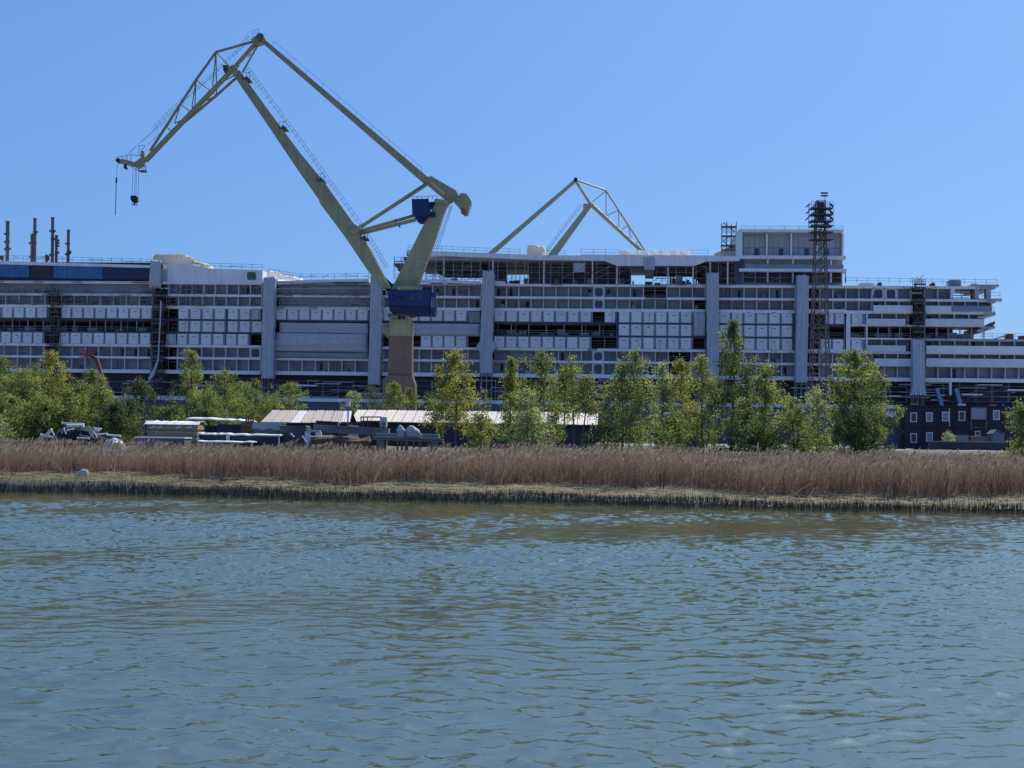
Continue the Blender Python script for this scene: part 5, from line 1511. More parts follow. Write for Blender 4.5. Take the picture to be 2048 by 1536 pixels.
def tree(name, label, kind, px, ytop, Y, width_px, nleaf=3600, ybase=None, stems=1, low=.16, profile='oval', droop=.5, seed=1, group=None, leaf=.17, cat_='tree', gaps=.55):
    """tapered trunk with limbs; leaves hang in clumps along the limbs"""
    r = np.random.default_rng(seed)
    top = W(px, ytop, Y); x = top.x
    g = float(gz(x, Y)); H = top.z-g; Wd = 1.24*width_px*Y/F; nleaf = int(nleaf*1.75); leaf *= .74
    t = thing(name, label, cat_, (x, Y, g), 0, group)
    tr = MB(); pts_all = []; tone_all = []
    for s in range(stems):
        off = np.array([0, 0]) if stems == 1 else r.normal(0, Wd*.16, 2)
        hs = H*(1 if s == 0 else r.uniform(.7, .95))
        # trunk path
        n = 9; path = []
        lean_ = r.normal(0, .02, 2)*H + off*.9
        for k in range(n+1):
            q = k/n
            path.append(Vector((off[0]*.4*(1-q)+lean_[0]*q+.03*H*.2*math.sin(q*5+seed), off[1]*.4*(1-q)+lean_[1]*q, hs*q*.97)))
        r0 = (.011*H+.025)*(1 if stems == 1 else .75)
        for k in range(n):
            tr.tube(path[k], path[k+1], r0*(1-k/n*.92), 6, r2=r0*(1-(k+1)/n*.92), cap=False)
        nb = int((34 if profile != 'bush' else 26)/max(1, stems*.6))
        for b_ in range(nb):
            q = low+(1-low)*((b_+r.uniform(0, .9))/nb)
            if profile == 'cone': wdt = (1-q)**.75*.95+.07
            elif profile == 'oval': wdt = math.sin(math.pi*min(1, .10+.86*q)**.8)**.8*.95+.05
            elif profile == 'bush': wdt = math.sqrt(max(.02, 1-(q*.95)**2))
            else: wdt = (.55+.45*math.sin(math.pi*q))*(1-q)**.35+.05
            L_ = Wd/2*wdt*r.uniform(.55, 1.18)
            az = b_*2.4+r.uniform(-.5, .5)
            i = min(n-1, int(q*n)); st = path[i].lerp(path[i+1], q*n-i)
            dr = Vector((math.cos(az), math.sin(az), 0))
            upw = r.uniform(.25, .75)*(1 if profile != 'bush' else .6)
            mid_ = st+dr*(L_*.55)+Vector((0, 0, L_*.55*upw))
            end = st+dr*L_+Vector((0, 0, L_*.55*upw-L_*.25*droop))
            if end.z > hs: end.z = hs*.99
            rb = max(.012, r0*.32*(1-q*.6))
            tr.tube(st, mid_, rb, 4, r2=rb*.6, cap=False); tr.tube(mid_, end, rb*.6, 4, r2=rb*.25, cap=False)
            # twigs with leaf clumps
            ncl = max(3, int(L_*3.2))
            bt = r.normal(.45, .16)
            for c_ in range(ncl):
                f = r.uniform(.18, 1.05)
                p = st.lerp(mid_, f/.5) if f < .5 else mid_.lerp(end, min(1.1, (f-.5)/.5))
                p = np.array(p)+r.normal(0, .13+.05*L_, 3)
                if r.random() < gaps*.35: continue
                m_ = int(r.integers(10, 26))
                hang = np.abs(r.normal(0, .30*droop+.06, m_))
                cl = p+np.stack([r.normal(0, .17, m_), r.normal(0, .17, m_), r.normal(0, .13, m_)-hang], -1)
                pts_all.append(cl); tone_all.append(np.clip(bt+r.normal(0, .1)+r.normal(0, .16, m_), 0, 1))
        # leader tuft
        m_ = 60
        cl = np.array(path[-1])+np.stack([r.normal(0, .10, m_), r.normal(0, .10, m_), -np.abs(r.normal(0, .5, m_))+.1], -1)
        pts_all.append(cl); tone_all.append(np.clip(r.normal(.5, .2, m_), 0, 1))
    P = np.concatenate(pts_all); T = np.concatenate(tone_all)
    ok = P[:, 2] > .15; P, T = P[ok], T[ok]
    if len(P) > nleaf:
        i = r.choice(len(P), nleaf, replace=False); P, T = P[i], T[i]
    elif len(P) < nleaf:
        i = r.integers(0, len(P), nleaf-len(P)); P = np.concatenate([P, P[i]+r.normal(0, .12, (len(i), 3))]); T = np.concatenate([T, np.clip(T[i]+r.normal(0, .1, len(i)), 0, 1)])
    tr.build('trunk', M['bark'], t)
    V, Q = leafy(P, leaf, r, .25)
    np_mesh('crown', V, Q, LEAF[kind], t, np.repeat(T, 4))
    return t
_left = (('leafy_tree', 'olive tree rising behind the white steel frame', 'green', 72, 730, 119, 90, 6000, 60), ('leafy_tree', 'low leafy tree right behind the bent frame', 'birch', 25, 792, 106, 100, 4500, 61),
 ('leafy_tree', 'low dense tree between frame and netting heap', 'green', 96, 800, 107, 90, 4500, 62), ('leafy_tree', 'mid green tree behind the netting heap', 'green', 165, 770, 117, 90, 5500, 63),
 ('leafy_tree', 'low dark tree over the end of the pipes', 'dark', 232, 805, 108, 70, 3800, 64), ('leafy_tree', 'broad olive tree beneath the weeping birch', 'green', 478, 768, 136, 100, 6000, 65),
 ('leafy_tree', 'low bright tree over the covered crate', 'birch', 545, 792, 138, 90, 5000, 66), ('bush', 'dark bush behind the canopy roof', 'dark', 390, 805, 119, 70, 3000, 67))
GB, GL = 'birches along the yard edge', 'trees behind the scrap heap'
# far and left: dense belt behind the yard
tree('leafy_tree', 'green tree at the frame edge above a grey willow bush', 'green', 8, 712, 118, 120, 6500, profile='oval', low=.05, seed=2, group=GL)
tree('birch_tree', 'tall yellowish birch behind the white steel frame', 'yellow', 96, 702, 116, 95, 6000, profile='oval', low=.06, seed=3, group=GL)
tree('leafy_tree', 'broad green tree before the yellowish birch', 'birch', 52, 738, 112, 110, 6500, profile='oval', low=.03, seed=4, group=GL)
tree('leafy_tree', 'dark green tree filling the gap behind the scrap heap', 'dark', 140, 750, 121, 90, 5500, profile='oval', low=.04, seed=5, group=GL)
tree('leafy_tree', 'dark round tree just in front of the red boom lift', 'green', 183, 738, 124, 85, 5500, profile='oval', low=.04, seed=6, group=GL)
tree('leafy_tree', 'bright green tree over the dark heap of netting', 'birch', 205, 775, 112, 90, 5000, profile='oval', low=.02, seed=7, group=GL)
tree('leafy_tree', 'low bright tree behind the white pipes', 'birch', 145, 785, 109, 90, 5000, profile='bush', low=.03, seed=8, group=GL)
tree('leafy_tree', 'dark slim tree between lift and timber stack', 'dark', 284, 758, 122, 80, 5500, profile='oval', low=.03, seed=9, group=GL)
tree('leafy_tree', 'small dark tree leaning over the timber stack', 'dark', 262, 800, 113, 70, 3600, profile='bush', low=.02, seed=10, group=GL)
tree('bush', 'low green bush right behind the timber stack', 'birch', 336, 815, 118, 90, 3200, profile='bush', low=.02, seed=11, cat_='bush')
tree('birch_tree', 'tall weeping birch behind the white canopy', 'birch', 384, 700, 122, 85, 6500, profile='oval', low=.08, seed=12, droop=.9, group=GL)
tree('leafy_tree', 'wide green tree beside the weeping birch', 'birch', 448, 741, 132, 105, 7000, profile='oval', low=.05, seed=13, group=GL)
tree('leafy_tree', 'olive rounded tree in front of the narrow sheeted tower', 'green', 512, 758, 142, 100, 6500, profile='oval', low=.04, seed=14, group=GL)
tree('leafy_tree', 'fresh green tree at the end of the belt by the shed roof', 'birch', 583, 766, 142, 80, 5500, profile='oval', low=.04, seed=15, group=GL)
tree('leafy_tree', 'low green tree between canopy and olive tree', 'green', 420, 790, 116, 90, 4500, profile='bush', low=.03, seed=16, group=GL)
tree('bush', 'round pale bush behind the older shed roof', 'willow', 706, 782, 172, 78, 4200, profile='bush', low=.05, seed=17, cat_='bush', leaf=.2)
tree('leafy_tree', 'dark bare-looking tree between pale bush and crane', 'dark', 748, 772, 190, 60, 2600, profile='oval', low=.1, seed=18)
tree('leafy_tree', 'young green tree in front of the crane pedestal', 'birch', 790, 764, 168, 58, 4200, profile='oval', low=.05, seed=19, leaf=.2)
tree('leafy_tree', 'slender tree beside the crane pedestal', 'green', 822, 775, 172, 45, 3000, profile='oval', low=.05, seed=20, leaf=.2)
tree('leafy_tree', 'dark tree between crane and single birch', 'dark', 857, 785, 176, 48, 2600, profile='oval', low=.05, seed=21, leaf=.2)
for n_, l_, k_, x_, y_, d_, w_, nl_, sd_ in _left:
    tree(n_, l_, k_, x_, y_, d_, w_, nl_, profile='bush' if 'low' in l_ or n_ == 'bush' else 'oval', low=.02, seed=sd_, group=GL, cat_='bush' if n_ == 'bush' else 'tree')
# the row of birches standing at the edge of the reeds
tree('birch_tree', 'single yellow green birch standing before the light shed roof', 'yellow', 914, 700, 96, 100, 6000, profile='oval', low=.24, seed=31, droop=.7, group=GB)
tree('bush', 'low green bush at the foot of the single birch', 'birch', 960, 828, 93, 66, 1800, profile='bush', low=.02, seed=32, cat_='bush')
tree('birch_tree', 'narrow birch with a thin pointed top', 'birch', 1022, 712, 101, 62, 2800, profile='cone', low=.14, seed=33, group=GB)
tree('birch_tree', 'bright bushy birch left of the pale roof gap', 'birch', 1082, 702, 99, 90, 5400, profile='oval', low=.16, seed=34, group=GB, droop=.7)
tree('willow_bush', 'dense grey green willow under the bright bushy birch', 'willow', 1068, 775, 94, 92, 4200, profile='bush', low=.06, seed=35, stems=3, cat_='bush', leaf=.15)
tree('birch_tree', 'birch standing before the pale gable of the shed', 'birch', 1158, 714, 103, 76, 3000, profile='oval', low=.46, seed=36, group=GB, stems=2)
tree('birch_tree', 'thin stemmed birch at the right end of the shed', 'green', 1128, 735, 106, 60, 2000, profile='oval', low=.46, seed=37, group=GB)
tree('birch_tree', 'tall full birch with twin dark stems', 'birch', 1245, 696, 97, 106, 7200, profile='oval', low=.16, seed=38, group=GB, stems=2, droop=.8)
tree('birch_tree', 'pale slender birch beyond the tilted lean-to roof', 'willow', 1327, 724, 104, 58, 2600, profile='cone', low=.1, seed=39, group=GB)
tree('birch_tree', 'brownish birch before the two storey dark opening', 'yellow', 1366, 716, 106, 70, 2900, profile='oval', low=.2, seed=40, group=GB)
tree('birch_tree', 'loose birch just left of the tallest one', 'birch', 1408, 708, 102, 70, 3300, profile='oval', low=.12, seed=41, group=GB)
tree('birch_tree', 'tallest birch with a pointed weeping crown', 'green', 1466, 638, 95, 136, 8600, profile='cone', low=.10, seed=42, group=GB, droop=.9)
tree('birch_tree', 'bushy birch at the shoulder of the tallest one', 'birch', 1530, 730, 98, 84, 4000, profile='oval', low=.10, seed=43, group=GB)
tree('bush', 'low green bush under the brownish birch', 'green', 1345, 830, 93, 90, 2200, profile='bush', low=.02, seed=44, cat_='bush')
tree('bush', 'yellow green bush between bushy birch and willow', 'birch', 1590, 792, 93, 76, 2800, profile='bush', low=.05, seed=45, cat_='bush', stems=2)
tree('willow_bush', 'silvery flowering willow below the floodlight mast', 'willow', 1640, 772, 96, 84, 3800, profile='bush', low=.08, seed=46, cat_='bush', stems=3, leaf=.15)
tree('birch_tree', 'wide bright birch between mast and office cabins', 'birch', 1712, 697, 94, 120, 7600, profile='oval', low=.05, seed=47, group=GB)
tree('bush', 'dark dense bush at the foot of the wide birch', 'dark', 1725, 815, 90, 120, 4200, profile='bush', low=.01, seed=48, cat_='bush')
tree('bush', 'dark low thicket under the bushy birch', 'dark', 1510, 845, 92, 130, 3600, profile='bush', low=.01, seed=49, cat_='bush')
tree('birch_tree', 'slim birch joining the wide one towards the cabins', 'green', 1742, 728, 97, 64, 2600, profile='oval', low=.06, seed=50, group=GB)
tree('leafy_tree', 'green tree cut by the frame beside the office cabins', 'birch', 2044, 812, 95, 62, 2600, profile='bush', low=.03, seed=51)
tree('willow_bush', 'small grey willow cut by the frame beside the reeds', 'willow', 0, 828, 90, 40, 900, profile='bush', low=.05, seed=52, cat_='bush')
tree('bush', 'low dark bushes edging the reeds under the twin stemmed birch', 'dark', 1215, 850, 93, 110, 2400, profile='bush', low=.01, seed=53, cat_='bush')
# ================================================================== shipyard: sheds, office cabins, stacked material
def yard(px, Y):
    p = W(px, 860, Y); p.z = float(gz(p.x, Y)); return p
def YP(px, py, Y, dy=0.0):
    p = W(px, py, Y); return Vector((p.x, Y+dy, p.z))
M['roofsheet'] = mat('weathered pale roof sheet', (.56, .47, .39), .6, .14, .35, streak=.0, stretch=(1, .25, 1))
M['roofsheet2'] = mat('cream roof sheet', (.74, .65, .53), .55, .08, .35, stretch=(1, .25, 1))
M['shedwall'] = mat('dark shed boards', (.055, .06, .075), .8, .25, .6)
M['offices'] = mat('dark navy cabin cladding', (.017, .022, .035), .6, .15, .4)
M['wood'] = mat('raw timber', (.44, .31, .19), .8, .2, .8, stretch=(.3, 1, 3))
M['wood2'] = mat('grey timber', (.26, .19, .13), .8, .25, .8, stretch=(.3, 1, 3))
M['steelw'] = mat('white painted steel', (.72, .72, .70), .5, .12, .7)
M['steelg'] = mat('grey painted steel', (.17, .18, .19), .55, .2, .6)
M['net'] = mat('dark netting', (.018, .03, .034), .9, .5, 1.5, bump=.8, bscale=3)
M['bag'] = mat('white bulk bag', (.48, .50, .51), .7, .1, .8, bump=.6, bscale=3)
M['concrete'] = mat('stained concrete', (.24, .25, .24), .85, .2, .5)

# --- sheds: pitched roof towards the water, each roof sheet its own piece
def shed(name, label, ridge0, ridge1, eave0, eave1, Yf, depth, mt, nsheets, wall_px=None, seed=1):
    base = yard((eave0[0]+eave1[0])/2, Yf)
    t = thing(name, label, 'shed', base)
    r = random.Random(seed)
    e0, e1 = YP(*eave0, Yf), YP(*eave1, Yf); r0, r1 = YP(*ridge0, Yf+depth), YP(*ridge1, Yf+depth)
    zr = (r0.z+r1.z)/2; ze = (e0.z+e1.z)/2
    r0.z = r1.z = zr; e0.z = e1.z = ze
    roof = MB(); roof.quad(e0+Vector((0, 0, -.09)), e1+Vector((0, 0, -.09)), r1+Vector((0, 0, -.09)), r0+Vector((0, 0, -.09)))
    b0 = Vector((r0.x, r0.y+depth, ze)); b1 = Vector((r1.x, r1.y+depth, ze))
    roof.quad(r0+Vector((0, 0, -.09)), r1+Vector((0, 0, -.09)), b1, b0)
    ro = roof.build('roof', M['shedwall'], t, world=True)
    n = nsheets
    for i in range(n):
        a, b_ = i/n, (i+1)/n-.06/n
        q = [e0.lerp(e1, a), e0.lerp(e1, b_), r0.lerp(r1, b_), r0.lerp(r1, a)]
        up_ = Vector((0, 0, r.uniform(0, .03)))
        m_ = MB(); q = [p+up_ for p in q]
        lo = [p-Vector((0, 0, .05)) for p in q]
        m_.quad(*q); m_.quad(lo[3], lo[2], lo[1], lo[0])
        for k in range(4): m_.quad(lo[k], lo[(k+1) % 4], q[(k+1) % 4], q[k])
        for k in (.2, .5, .8):      # standing ribs
            p, s = q[0].lerp(q[1], k), q[3].lerp(q[2], k); m_.bar(p+Vector((0, 0, .02)), s+Vector((0, 0, .02)), .05, .05)
        m_.build('roof_sheet', mt[0] if r.random() < .75 else mt[1], ro)
        for v in ro.children[-1].data.vertices: v.co -= base
    ridge = MB(); ridge.bar(r0+Vector((0, 0, .03)), r1+Vector((0, 0, .03)), .35, .08); ridge.build('ridge_cap', M['black'], t, world=True)
    w_ = MB(); w_.box(e0.x+.1, e1.x-.1, Yf+.35, Yf+2*depth-.3, base.z, ze-.12); w_.build('wall', M['shedwall'], t, world=True)
    g = MB(); g.bar(e0+Vector((0, -.05, -.06)), e1+Vector((0, -.05, -.06)), .1, .12); g.build('gutter', M['black'], t, world=True)
    return t
shed('timber_shed', 'older shed with a greyish patched sheet roof behind the stacked girders', (547, 819), (705, 820.5), (521, 845), (700, 846), 115, 4.0, (M['roofsheet'], M['steelw']), 9, seed=3)
shed('timber_shed', 'long shed with a bright cream sheet roof behind the birches', (716, 819.5), (1198, 824), (699, 844), (1196, 849), 124, 4.5, (M['roofsheet2'], M['roofsheet2']), 24, seed=4)
# lean-to with its bright tilted roof
b0 = yard(1360, 132)
lt = thing('lean_to', 'small lean-to with a bright roof edge tilting up between the birches', 'shed', b0)
p, q = YP(1300, 834, 130), YP(1428, 811, 130)
m_ = MB(); m_.bar(p, q, 5.0, .22); m_.build('roof', M['roofsheet2'], lt, world=True)
m_ = MB()
for k in (.05, .5, .95):
    s_ = p.lerp(q, k); m_.box(s_.x-.08, s_.x+.08, 128, 128.15, b0.z, s_.z-.1)
m_.build('post', M['shedwall'], lt, world=True)['kind'] = 'stuff'
m_ = MB(); m_.prism([(p.x+.6, b0.z), (q.x-.6, b0.z), (q.x-.6, q.z-.35), (p.x+.6, p.z-.25)], 131.5, 131.7); m_.build('wall', M['shedwall'], lt, world=True)

# --- two storey office cabins
OY = 195.0
ob = yard(1925, OY)
off = thing('office_cabins', 'dark navy two storey site office cabins with white framed windows', 'building', ob)
ax0, ax1 = YP(1815, 850, OY).x, YP(2062, 850, OY-5).x
zroof = YP(1900, 813, OY).z
zmid = (zroof+ob.z)/2
n = 7
for i in range(n):
    for k in range(2):
        x0 = ax0+(ax1-ax0)*i/n; x1 = ax0+(ax1-ax0)*(i+1)/n
        z0 = ob.z if k == 0 else zmid+.04; z1 = zmid-.02 if k == 0 else zroof
        m_ = MB(); m_.box(x0+.02, x1-.02, OY, OY+6, z0, z1)
        m_.box(x0+.02, x0+.12, OY-.03, OY, z0, z1); m_.box(x1-.12, x1-.02, OY-.03, OY, z0, z1); m_.box(x0+.12, x1-.12, OY-.03, OY, z1-.14, z1)
        m_.build('cabin_module', M['offices'], off, world=True)
m_ = MB(); m_.box(ax0-.2, ax1+.2, OY-.25, OY+6.2, zroof+.01, zroof+.13); m_.build('flat_roof', M['offices'], off, world=True)
def win(px, py, w_, h_, lit=False):
    p = YP(px, py, OY)
    m_ = MB(); m_.box(p.x-w_/2, p.x+w_/2, OY-.09, OY-.01, p.z-h_/2, p.z+h_/2); wf = m_.build('window', M['steelw'], off, world=True)
    m_ = MB(); m_.box(p.x-w_/2+.12, p.x+w_/2-.12, OY-.11, OY-.09, p.z-h_/2+.12, p.z+h_/2-.12); g = m_.build('pane', M['glassr'] if lit else M['glassd'], wf)
    for v in g.data.vertices: v.co -= ob
for px, py, lit in ((1827, 834.5, 0), (1858.5, 834, 1), (1890.5, 833, 1), (1923.5, 832, 0), (1992.5, 830, 1), (1827, 876, 0), (1858.5, 874, 1)): win(px, py, .92, 1.32, lit)
win(1955, 867, .75, .72)
m_ = MB(); p = YP(1955, 828, OY)
m_.box(p.x-1.0, p.x+1.0, OY-.5, OY-.42, p.z-.75, p.z+.8); m_.build('balcony_glass', M['glass'], off, world=True)
m_ = MB()
for dx in (-1.05, 1.05): m_.box(p.x+dx-.05, p.x+dx+.05, OY-.55, OY-.4, p.z-2.2, p.z+.95)
for dz in (-.8, .88, -1.9): m_.box(p.x-1.1, p.x+1.1, OY-.55, OY-.45, p.z+dz, p.z+dz+.09)
m_.build('balcony_frame', M['steelg'], off, world=True)
m_ = MB(); p = YP(1898, 834, OY); m_.tube((p.x, OY-.15, p.z-1.3), (p.x, OY-.15, p.z+1.2), .07, 6); m_.build('downpipe', M['steelw'], off, world=True)
for px in (1827, 1923, 1985):
    p = YP(px, 811, OY); m_ = MB(); m_.box(p.x-.45, p.x+.45, OY-.35, OY+.3, zroof+.14, zroof+.32); m_.box(p.x-.5, p.x+.5, OY-.4, OY+.35, zroof+.32, zroof+.38); m_.build('roof_light', M['wood2'] if px != 1923 else M['steelw'], off, world=True)
# blue hoarding beside the cabins
p0, p1 = YP(1768, 828, 198), YP(1812, 828, 198); hb_ = yard(1790, 198)
ho = thing('site_hoarding', 'blue grey site hoarding with a white cap beside the office cabins', 'hoarding', hb_)
zt_ = p0.z
for i in range(6):
    x0 = p0.x+(p1.x-p0.x)*i/6; x1 = p0.x+(p1.x-p0.x)*(i+1)/6
    m_ = MB(); m_.box(x0+.01, x1-.01, 198, 198.06, hb_.z, zt_-.35); m_.box(x0, x0+.05, 197.95, 198, hb_.z, zt_-.35); m_.build('panel', mat('hoarding blue', (.075, .10, .155), .6, .12, .5) if i == 0 else M_h, ho, world=True)
    if i == 0: M_h = ho.children[0].data.materials[0]
m_ = MB(); m_.box(p0.x, p1.x, 197.8, 198.2, zt_-.34, zt_+.25); m_.build('cap', M['steelw'], ho, world=True)
# low wall, blocks and hut before the cabins
b0 = yard(1940, 184); z0 = YP(1940, 884.5, 184).z
m_ = MB(); x0, x1 = YP(1857, 880, 184).x, YP(2015, 880, 184).x
m_.box(x0, x1, 184, 184.3, b0.z-.1, z0); m_.box(x0-.05, x1+.05, 183.93, 184.36, z0, z0+.12, 1)
o = m_.build('low_wall', [M['shedwall'], M['concrete']]); tag(o, 'low dark wall with a pale coping running along the front of the office cabins', 'wall')
def block(name, label, cat_, px0, px1, py0, py1, Y, dep, mt, bev=.08, group=None):
    b_ = yard((px0+px1)/2, Y); p0, p1 = YP(px0, py0, Y), YP(px1, py1, Y)
    hw = (p1.x-p0.x)/2; z0 = max(b_.z, p1.z) if py1 < 885 else b_.z; h = p0.z-b_.z
    m_ = MB()
    m_.prism([(-hw, 0), (hw, 0), (hw, h-bev), (hw-bev, h), (-hw+bev, h), (-hw, h-bev)], 0, dep)
    m_.box(-hw+.08, hw-.08, -.03, 0, .1, h-bev-.06); m_.box(-hw-.03, hw+.03, -.04, dep+.04, h-.10, h-.05)
    o = m_.build(name, mt); o.location = (p0.x+hw, Y, b_.z)
    return tag(o, label, cat_, group)
block('concrete_tank', 'grey concrete tank in front of the lower cabin windows', 'tank', 1906, 1938, 869.5, 884, 188, 2, M['concrete'])
block('crate', 'flat weathered crate under the small cabin window', 'crate', 1950, 1983, 872, 884, 188, 2, M['wood2'])
# hut with pitched roof
b0 = yard(1998, 187); p0, p1, pk = YP(1984, 868, 187), YP(2010, 868, 187), YP(1993, 860, 187)
hut = thing('garden_hut', 'small pale grey hut with a pitched roof by the cabins', 'hut', b0)
m_ = MB(); m_.prism([(p0.x+.1, b0.z), (p1.x-.1, b0.z), (p1.x-.1, p1.z-.1), (pk.x, pk.z-.12), (p0.x+.1, p0.z-.1)], 187, 189); m_.build('wall', mat('hut paint', (.15, .19, .24), .7, .12, .5), hut, world=True)
for a, b_ in ((p0, pk), (pk, p1)):
    m_ = MB(); m_.bar((a.x, 188, a.z), (b_.x, 188, b_.z), 2.4, .1); m_.build('roof_slope', M['steelg'], hut, world=True)
tree('bush', 'small pale shrub in front of the lower office windows', 'willow', 1896, 864, 185, 24, 600, profile='bush', low=.05, seed=71, cat_='bush', leaf=.2)
# --- scrap heap at the left: frame, netting, pipes
YS = 100.0
b0 = yard(97, YS)
fr = thing('scrap_trestle', 'bent white steel frame leaning at the edge of the scrap heap', 'frame', b0)
m_ = MB()
for a, b_ in (((92, 871), (103, 857)), ((94, 873), (105, 858)), ((103, 857), (110, 872)), ((80, 877), (85, 868)), ((82, 869), (110, 874)), ((90, 873), (109, 876)), ((80, 877), (96, 872))):
    m_.bar(YP(*a, YS, random.uniform(-.3, .3)), YP(*b_, YS, random.uniform(-.3, .3)), .09, .09)
m_.bar(YP(84, 872, YS), Vector((YP(84, 872, YS).x, YS, b0.z)), .1); m_.bar(YP(107, 873, YS), Vector((YP(107, 873, YS).x, YS, b0.z)), .1)
m_.build('welded_bars', M['steelw'], fr, world=True)
def heap(name, label, cat_, pts, py1, Y, dep, mt, seed, group=None, bump_=.18):
    """lumpy mound with the given skyline"""
    r = random.Random(seed); b_ = yard(pts[len(pts)//2][0], Y)
    top = [YP(x, y, Y) for x, y in pts]; n = len(top); m_ = MB(); nd = 6
    for j in range(nd+1):
        t = j/nd; pr = math.sin(math.pi*(.06+.88*t))**.6
        for i in range(n):
            e = 0.0 if i in (0, n-1) else 1.0
            h = (top[i].z-b_.z)*(pr if 0 < j < nd else 0)*e*(1+r.uniform(-bump_, bump_)*.4)
            m_.v.append((top[i].x-b_.x+r.uniform(-.08, .08), dep*(t-.5)+r.uniform(-.1, .1), max(0, h)))
    for j in range(nd):
        for i in range(n-1):
            a = j*n+i; m_.f.append((a, a+1, a+n+1, a+n)); m_.m.append(0)
    o = m_.build(name, mt); o.location = b_
    return tag(o, label, cat_, group)
heap('netting_heap', 'dark heap of netting and tarpaulin under white pipes', 'heap', [(110, 880), (116, 865), (122, 856), (130, 851), (140, 852), (150, 854), (160, 851), (168, 850), (176, 849), (184, 853), (190, 862), (196, 870), (204, 880)], 885, 101, 3.0, M['net'], 3)
def pipe(label, a, b_, Y, r_, mt, dy=0.0, support=True):
    p, q = YP(*a, Y, dy), YP(*b_, Y, -dy)
    m_ = MB(); c0 = (p+q)/2; g_ = float(gz(c0.x, Y))
    r_ *= .62; m_.tube(p-Vector((c0.x, Y, g_)), q-Vector((c0.x, Y, g_)), r_, 8)
    for f in (.0, .97): 
        s_ = p.lerp(q, f)-Vector((c0.x, Y, g_)); d_ = (q-p).normalized()*.06; m_.tube(s_, s_+d_, r_*1.2, 8)
    if support:
        for f in (.2, .8):
            s_ = p.lerp(q, f)-Vector((c0.x, Y, g_)); m_.box(s_.x-.03, s_.x+.03, s_.y-.03, s_.y+.03, 0, s_.z, 1)
    o = m_.build('steel_pipe', [mt, M['net']]); o.location = (c0.x, Y, g_)
    return tag(o, label, 'pipe', 'pipes on the scrap heap')
for lab, a, b_, Y, r_, k in (
  ('topmost pale pipe lying along the scrap heap', (123, 846.5), (168, 848.5), 100.3, .10, 'steelw'), ('thick white pipe just under the topmost one', (134, 852), (167, 851.5), 99.6, .19, 'steelw'),
  ('white bent pipe over the netting front', (134, 861), (146, 858), 99.2, .09, 'steelw'), ('short white strut standing in the netting', (124, 867), (129, 857), 99, .07, 'steelw'),
  ('short white strut crossing the standing one', (127, 857), (132, 867), 98.9, .07, 'steelw'), ('short pale pipe at the upper end of the heap', (188, 856.5), (202, 858), 100, .10, 'steelw'),
  ('second short pale pipe below the upper end', (190, 861), (197, 861), 99.7, .09, 'steelw'), ('grey pipe sloping down across the heap front', (159, 870.5), (192, 876.5), 98.5, .08, 'steelg'),
  ('long white pipe running out towards the timber stack', (187, 869.5), (214, 867.5), 99.5, .10, 'steelw'), ('white pipe continuing the long one', (214, 870), (240, 872), 99.8, .12, 'steelw'),
  ('steep white strut at the end of the heap', (187, 863), (194, 875), 99.2, .08, 'steelw'), ('low grey pipe near the reeds', (195, 874), (222, 880), 98.2, .07, 'steelg'), ('low white pipe near the reeds', (154, 876), (178, 877), 98, .09, 'steelw')):
    pipe(lab, a, b_, Y, r_, M[k])
heap('tarpaulin_heap', 'low white crumpled sheet behind the reeds before the timber stack', 'heap', [(205, 885), (215, 879), (228, 876), (236, 878), (244, 881), (252, 885)], 886, 97.5, 1.2, M['tarp'], 9)
# --- timber stack
TY = 104.0
b0 = yard(345, TY)
ts = thing('timber_stack', 'big stack of tan boards with a white cover and end panel', 'timber stack', b0)
x0, x1 = YP(291, 860, TY).x, YP(399, 860, TY).x; zt_ = YP(345, 850, TY).z; zb_ = b0.z+.35
nl = 9
for i in range(nl):
    za, zc = zb_+(zt_-zb_)*i/nl, zb_+(zt_-zb_)*(i+.9)/nl
    m_ = MB(); m_.box(x0+random.uniform(0, .15), x1-random.uniform(0, .3), TY+random.uniform(-.04, .04), TY+2.4, za, zc); m_.build('board_layer', M['wood'] if i % 3 else M['wood2'], ts, world=True)
m_ = MB(); n_ = 14
for i in range(n_+1):
    x = x0-.1+(x1-x0+.1)*i/n_
    for y, dz in ((TY-.15, -.02), (TY+.3, .14+random.uniform(-.03, .08)), (TY+1.5, .2+random.uniform(-.04, .1)), (TY+2.6, .0)): m_.v.append((x, y, zt_+.04+dz))
for i in range(n_):
    for k in range(3): a = i*4+k; m_.f.append((a, a+1, a+5, a+4)); m_.m.append(0)
o = m_.build('cover_sheet', M['tarp'], ts, world=True); so = o.modifiers.new('thickness', 'SOLIDIFY'); so.thickness = .03
m_ = MB(); m_.box(x0-.12, x0-.02, TY-.05, TY+2.4, b0.z, zt_+.35); m_.build('end_panel', M['steelg'], ts, world=True)
for px in (307, 319, 357, 379):
    p = YP(px, 855, TY); m_ = MB(); m_.bar((p.x-.2, TY-.06, p.z-.04), (p.x+.2, TY-.06, p.z+.06), .04, .09); m_.build('strap_tag', M['steelw'], ts, world=True)
m_ = MB()
for px in (300, 345, 390): p = YP(px, 880, TY); m_.box(p.x-.12, p.x+.12, TY, TY+2.3, b0.z-.05, b0.z+.35)
m_.build('bearers', M['wood2'], ts, world=True)['kind'] = 'stuff'
